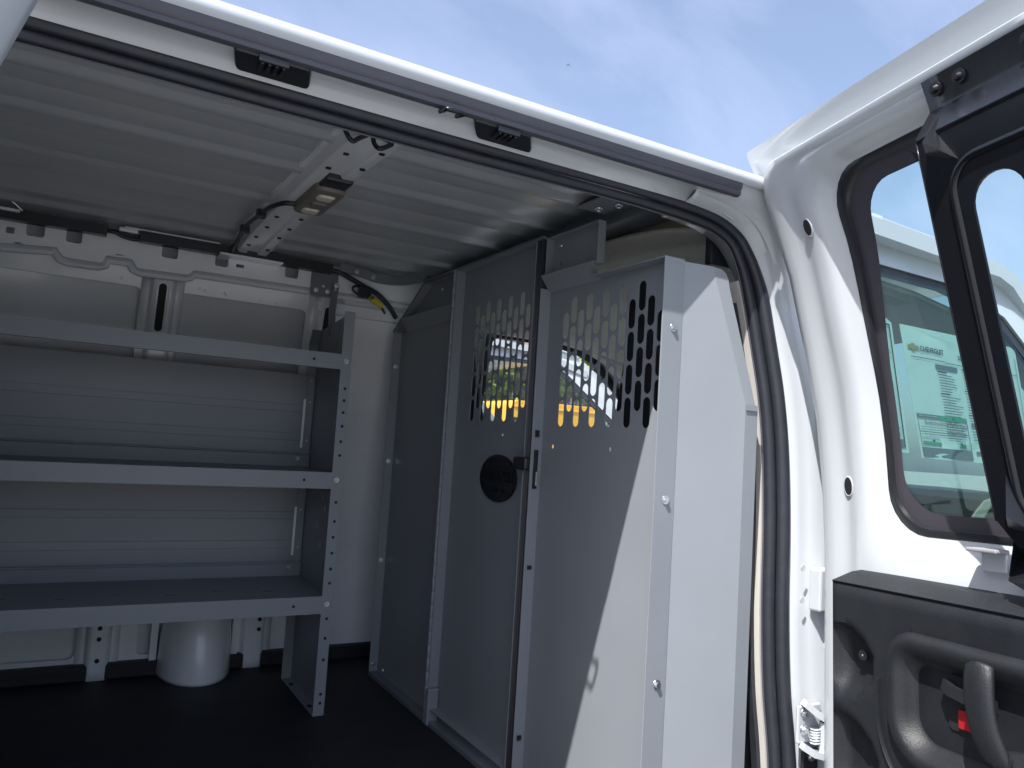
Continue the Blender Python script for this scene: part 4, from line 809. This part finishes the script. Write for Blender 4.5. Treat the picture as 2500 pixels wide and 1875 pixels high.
g2 = lambda a, b: f2(a, b, .0028)
text_mesh('sticker_lettering', 'CHEVROLET', .0165, lambda a, b: g2(1.607 + a, 1.064 + b), 'ink', st2, bold=.0004, xs=1.0)
text_mesh('sticker_lettering', '2025 EXPRESS 2500 CARGO VAN', .0145, lambda a, b: g2(1.755 + a, 1.060 + b), 'ink', st2, bold=.0002, xs=.9)
em = [(1.568, 1.066), (1.583, 1.066), (1.583, 1.062), (1.595, 1.062), (1.595, 1.066), (1.610, 1.066), (1.606, 1.075), (1.595, 1.075), (1.595, 1.079), (1.583, 1.079), (1.583, 1.075), (1.572, 1.075)]
plate('gold_emblem', em, [], lambda a, b, d: g2(a - .004, b), 0.0, 'gold', st2)
ink(st2, f2, 1.572, 1.700, 1.048, 1.0495); ink(st2, f2, 1.700, 2.00, 1.046, 1.0475)
ink(st2, f2, 1.655, 1.745, 1.030, 1.040, 'inkgrey', 'printed_block')
random.seed(3)
for cx, zt, nl in ((1.662, 1.022, 25), (1.765, 1.036, 27), (1.868, 1.03, 26)):
    for i in range(nl):
        if i in (0, 8, 17): ink(st2, f2, cx - .003, cx + .035, zt - i * .0062, zt - i * .0062 + .0028)
        else: ink(st2, f2, cx, cx + random.uniform(.045, .082), zt - i * .0062, zt - i * .0062 + .0019, 'inkgrey')
ink(st2, f2, 1.560, 1.640, .915, .923, 'inkgrey', 'printed_block'); ink(st2, f2, 1.640, 1.745, .914, .923, 'inkgreen', 'printed_block')
text_mesh('sticker_lettering', 'California Air Resources Board', .0055, lambda a, b: f2(1.563 + a, .9175 + b, .0036), 'paper', st2)
text_mesh('sticker_lettering', 'Environmental Performance', .0145, lambda a, b: g2(1.585 + a, .9005 + b), 'ink', st2)
for z in (.894, .889): ink(st2, f2, 1.567, 1.735, z, z + .0012, 'inkgrey')
ink(st2, f2, 1.560, 1.745, .8835, .8850)
for z in (.8785,): ink(st2, f2, 1.575, 1.735, z, z + .0016, 'inkgrey')
text_mesh('sticker_lettering', 'Greenhouse Gas Rating', .007, lambda a, b: g2(1.563 + a, .868 + b), 'ink', st2); text_mesh('sticker_lettering', 'Smog Rating', .007, lambda a, b: g2(1.69 + a, .868 + b), 'ink', st2)
ink(st2, f2, 1.565, 1.635, .857, .863, 'inkgreen'); ink(st2, f2, 1.605, 1.612, .858, .868); ink(st2, f2, 1.628, 1.635, .856, .863); ink(st2, f2, 1.70, 1.725, .857, .863, 'inkgreen'); ink(st2, f2, 1.706, 1.712, .858, .866)
ink(st2, f2, 1.560, 1.745, .829, .850, 'inkgrey', 'printed_block'); ink(st2, f2, 1.5585, 1.560, .829, .923); ink(st2, f2, 1.745, 1.7465, .829, .923)
ink(st2, f2, 1.765, 1.99, .905, .915, 'inkgrey', 'printed_block'); ink(st2, f2, 1.765, 1.99, .842, .850, 'inkgrey', 'printed_block'); ink(st2, f2, 2.000, 2.0015, .83, 1.09)
st1, f1 = paper('window_sticker', 'narrow window sticker with a blue border, nearer the open door', 1.30, 1.523, .838, 1.124, .062)
ink(st1, f1, 1.31, 1.512, 1.108, 1.1115); ink(st1, f1, 1.508, 1.512, .845, 1.108); ink(st1, f1, 1.31, 1.508, .846, .862, 'inkgrey', 'printed_block')
text_mesh('sticker_lettering', 'CARGO', .009, lambda a, b: f1(1.455 + a, 1.083 + b, .0028), 'ink', st1)
for z in (1.05, 1.046, 1.036, .884, .872): ink(st1, f1, 1.40, 1.500, z, z + .0016, 'inkgrey')

# ------------------------------------------------------------------ the van parked alongside
DX, DY = .47, 2.62
nv = thing('parked_van', 'white van parked close alongside, seen through the partition slots', 'van', (.5 + DX, 1.9 + DY, GZ))
TV = lambda x, y, z: (x + DX, y + DY, z + .03)
cab_shell(nv, TV, False, 1.22)
loft('roof_skin', [[TV(*roof_pt(x, t)) for t in np.linspace(0, 1, 17)] for x in (-2.4, 0, 1.0, 1.3, 1.5, 1.7, 1.80)], 'white', nv, smooth=60, solid=.006)
loft('cab_roof', front_roof(TV), 'white', nv, smooth=60, solid=.006)
plate('rear_doors', [(1.0, -.4), (2.82, -.4), (2.82, .6), (2.66, 1.36), (1.07, 1.36), (.96, .6)], [], lambda a, b, d: TV(XB - d, a, b), .03, 'white', nv)
box('underbody', (XB, 1.0, -.40), (3.0, 2.8, -.10), 'black', nv, bevel=None, fn=TV)
box('bulkhead', (.88, 1.10, -.1), (.90, 2.70, 1.30), 'white', nv, bevel=None, fn=TV)

# ------------------------------------------------------------------ things beyond
# yellow truck
yt = thing('yellow_truck', 'yellow boxy truck parked beyond the white van', 'truck', (7.2, 9.8, GZ))
yo = [(5.20, -.30), (8.3, -.30), (8.3, .0), (6.735, .0), (6.735, 1.44), (6.70, 1.468), (5.32, 1.375), (5.235, 1.345), (5.20, 1.26)]
rows = []
for y, sc in ((9.0, .985), (9.03, 1.0), (10.5, 1.0), (10.55, .985)): rows.append([(5.97 + (a - 5.97) * sc, y, .6 + (b - .6) * sc) for a, b in rrect(5.20, 6.735, -.30, 1.40, .09, 5)])
yb = loft('box_body', rows, 'yellowpaint', yt, close=True, smooth=35, caps=True)
box('belt_moulding', (5.25, 8.985, 1.02), (6.70, 9.0, 1.06), 'orange', yt, bevel=.004); box('rear_window_band', (5.24, 8.988, 1.12), (5.62, 8.999, 1.165), 'hole', yt, bevel=.002)
box('roof_moulding', (5.24, 8.985, 1.30), (6.70, 9.005, 1.325), 'yellowpaint', yt, bevel=.006)
rows = [[(x, y, z) for y, z in rrect(9.05, 10.5, -.3, t, .12, 4)] for x, t in ((6.735, .95), (7.1, .92), (7.35, .45), (8.1, .35), (8.2, .25))]
loft('cab_body', rows, 'yellowpaint', yt, close=True, smooth=40, caps=True)
box('cab_window', (6.85, 9.03, .5), (7.12, 9.048, .85), 'shop', yt, bevel=.01)
for wx in (5.6, 7.6):
    for wy in (9.02, 10.3): loft('tyre', [[(wx + rr * math.cos(a), wy + dy, GZ + .38 + rr * math.sin(a)) for a in np.linspace(0, 2 * math.pi, 24, endpoint=False)] for rr, dy in ((.01, .02), (.2, .02), (.34, 0), (.38, .04), (.38, .2), (.34, .23), (.01, .22))], 'tyre', yt, close=True, smooth=40)
# store
st = thing('store_building', 'beige store with pale green roof edge and blue lettering', 'building', (24, 40, GZ))
box('wall', (8, 35, GZ), (48, 55, 3.80), 'stucco', st, bevel=None)
box('fascia', (7.6, 34.6, 3.80), (48.4, 55, 4.00), 'fascia', st, bevel=.02)
mk('roof', [(7.4, 34.3, 4.0), (48.6, 34.3, 4.0), (48.6, 55, 4.0), (7.4, 55, 4.0), (11, 38, 5.0), (45, 38, 5.0), (45, 52, 5.0), (11, 52, 5.0)], [(0, 1, 5, 4), (1, 2, 6, 5), (2, 3, 7, 6), (3, 0, 4, 7), (4, 5, 6, 7), (0, 3, 2, 1)], 'greenroof', st)
text_mesh('sign_lettering', 'LM S  TOTE', .62, lambda a, b: (22.9 + a, 34.93, 3.02 + b), 'bluesign', st, bold=.03, xs=.80)
box('store_canopy', (15.5, 33.8, 2.45), (21.3, 35, 2.62), 'fascia', st, bevel=.02); box('banner', (16.5, 34.85, 1.85), (20.6, 34.95, 2.25), 'purple', st, bevel=None)
for k in range(8): box('shop_window', (15.6 + k * 1.1, 34.9, -.4), (16.5 + k * 1.1, 34.97, 1.75), 'shop', st, bevel=.02)
for k in range(6): box('shop_window', (26 + k * 2.2, 34.9, -.4), (27.8 + k * 2.2, 34.97, 1.75), 'shop', st, bevel=.02)
# trees
def tree(name, label, base, H, rad, seed, leaf, nleaf, lsz, trunk_r=.16, group='trees behind the parked van'):
    r = random.Random(seed); t = thing(name, label, 'tree', base, group); segs = []; tips = []
    def grow(p, d, ln, rr, lev):
        q = p + d * ln; mid = p + d * ln * .5 + Vector((r.uniform(-1, 1), r.uniform(-1, 1), r.uniform(-.3, .6))) * ln * .07
        segs.append((p, mid, q, rr)); 
        if lev == 0: tips.append(q); return
        for k in range(3 if lev > 1 else 4):
            nd = (d + Vector((r.uniform(-1, 1), r.uniform(-1, 1), r.uniform(-.35, .65))) * .85).normalized()
            grow(q if k else mid + (q - mid) * .6, nd, ln * r.uniform(.62, .82), rr * .6, lev - 1)
        if lev < 3: tips.append(q)
    b = Vector(base); grow(b, Vector((r.uniform(-.08, .08), r.uniform(-.08, .08), 1)).normalized(), H * .34, trunk_r, 4)
    V = []; F = []
    for p, m_, q, rr in segs:
        rings = [(p, rr), (m_, rr * .85), (q, rr * .62)]
        for a, ra in rings:
            s = len(V); d = (q - p).normalized(); x = d.orthogonal().normalized(); y = d.cross(x)
            for i in range(6): V.append(a + x * ra * math.cos(i * math.pi / 3) + y * ra * math.sin(i * math.pi / 3))
        s = len(V) - 18
        for j in (0, 6): F += [(s + j + i, s + j + (i + 1) % 6, s + j + 6 + (i + 1) % 6, s + j + 6 + i) for i in range(6)]
    mk('trunk', V, F, 'bark', t, smooth=60)
    V = []; F = []
    for i in range(nleaf):
        c = r.choice(tips); p = c + Vector((r.gauss(0, 1), r.gauss(0, 1), r.gauss(0, .8))) * rad * .17
        a = Vector((r.uniform(-1, 1), r.uniform(-1, 1), r.uniform(-1, 1))).normalized(); bb = a.orthogonal().normalized(); sz = lsz * r.uniform(.6, 1.3); s = len(V)
        V += [p - a * sz, p + bb * sz * .45, p + a * sz, p - bb * sz * .45]; F.append((s, s + 1, s + 2, s + 3))
    mk('crown', V, F, leaf, t)
    return t
tree('leafy_tree', 'bright green leafy tree behind the parked van, nearest the driver seat', (6.9, 12.0, GZ), 4.6, 2.6, 5, 'leaf', 12000, .11)
tree('leafy_tree', 'bright green tree straight behind the yellow truck, seen beside the door post', (8.6, 12.4, GZ), 4.8, 2.6, 8, 'leaf', 11000, .11)
tree('leafy_tree', 'smaller light green tree further along behind the yellow truck', (11.4, 15.5, GZ), 5.4, 2.6, 11, 'leaf', 8000, .12)
tree('leafy_tree', 'darker green tree farther back beside the store', (5.0, 22, GZ), 5.0, 2.5, 21, 'leafd', 6000, .12)
# lamp post mirrored in the cab window
LX, LY, LZ = 44.4, -24.8, 5.1
lp = thing('lamp_post', 'dark twin head lamp post across the lot, mirrored in the window', 'lamp post', (LX, LY, GZ))
loft('post', [[(LX + r_ * math.cos(a), LY + r_ * math.sin(a), z) for a in np.linspace(0, 2 * math.pi, 10, endpoint=False)] for z, r_ in ((GZ, .17), (2.5, .14), (LZ, .11))], 'pole', lp, close=True, smooth=60, caps=True)
lrot = lambda a, b, c: (LX + .515 * a - .857 * b, LY + .857 * a + .515 * b, LZ + c)
box('arm', (-.5, -.06, -.12), (.5, .06, .0), 'pole', lp, bevel=.01, fn=lrot)
for x in (-1.15, .45): box('lamp_head', (x, -.25, -.14), (x + .70, .25, .04), 'pole', lp, bevel=.03, fn=lrot)
# distant airliner
apx = thing('airplane', 'tiny airliner high in the sky', 'airplane', (2888, 4489, 2738))
c0 = np.array([2888, 4489, 2738.0]); ax = _n([1, -.2, .02]); bx2 = _n(np.cross([0, 0, 1], ax))
tube('fuselage', [c0 - ax * 19, c0 - ax * 15, c0 + ax * 15, c0 + ax * 19], 1.9, 'plane', apx)
for s_ in (1, -1): mk('wing', [c0 + ax * 3, c0 - ax * 3, c0 - ax * 8 + bx2 * 17 * s_, c0 - ax * 5 + bx2 * 17 * s_], [(0, 1, 2, 3)], 'plane', apx, solid=.5)
mk('tail_fin', [c0 - ax * 13, c0 - ax * 18, c0 - ax * 19 + np.array([0, 0, 6]), c0 - ax * 17 + np.array([0, 0, 6])], [(0, 1, 2, 3)], 'plane', apx, solid=.4)
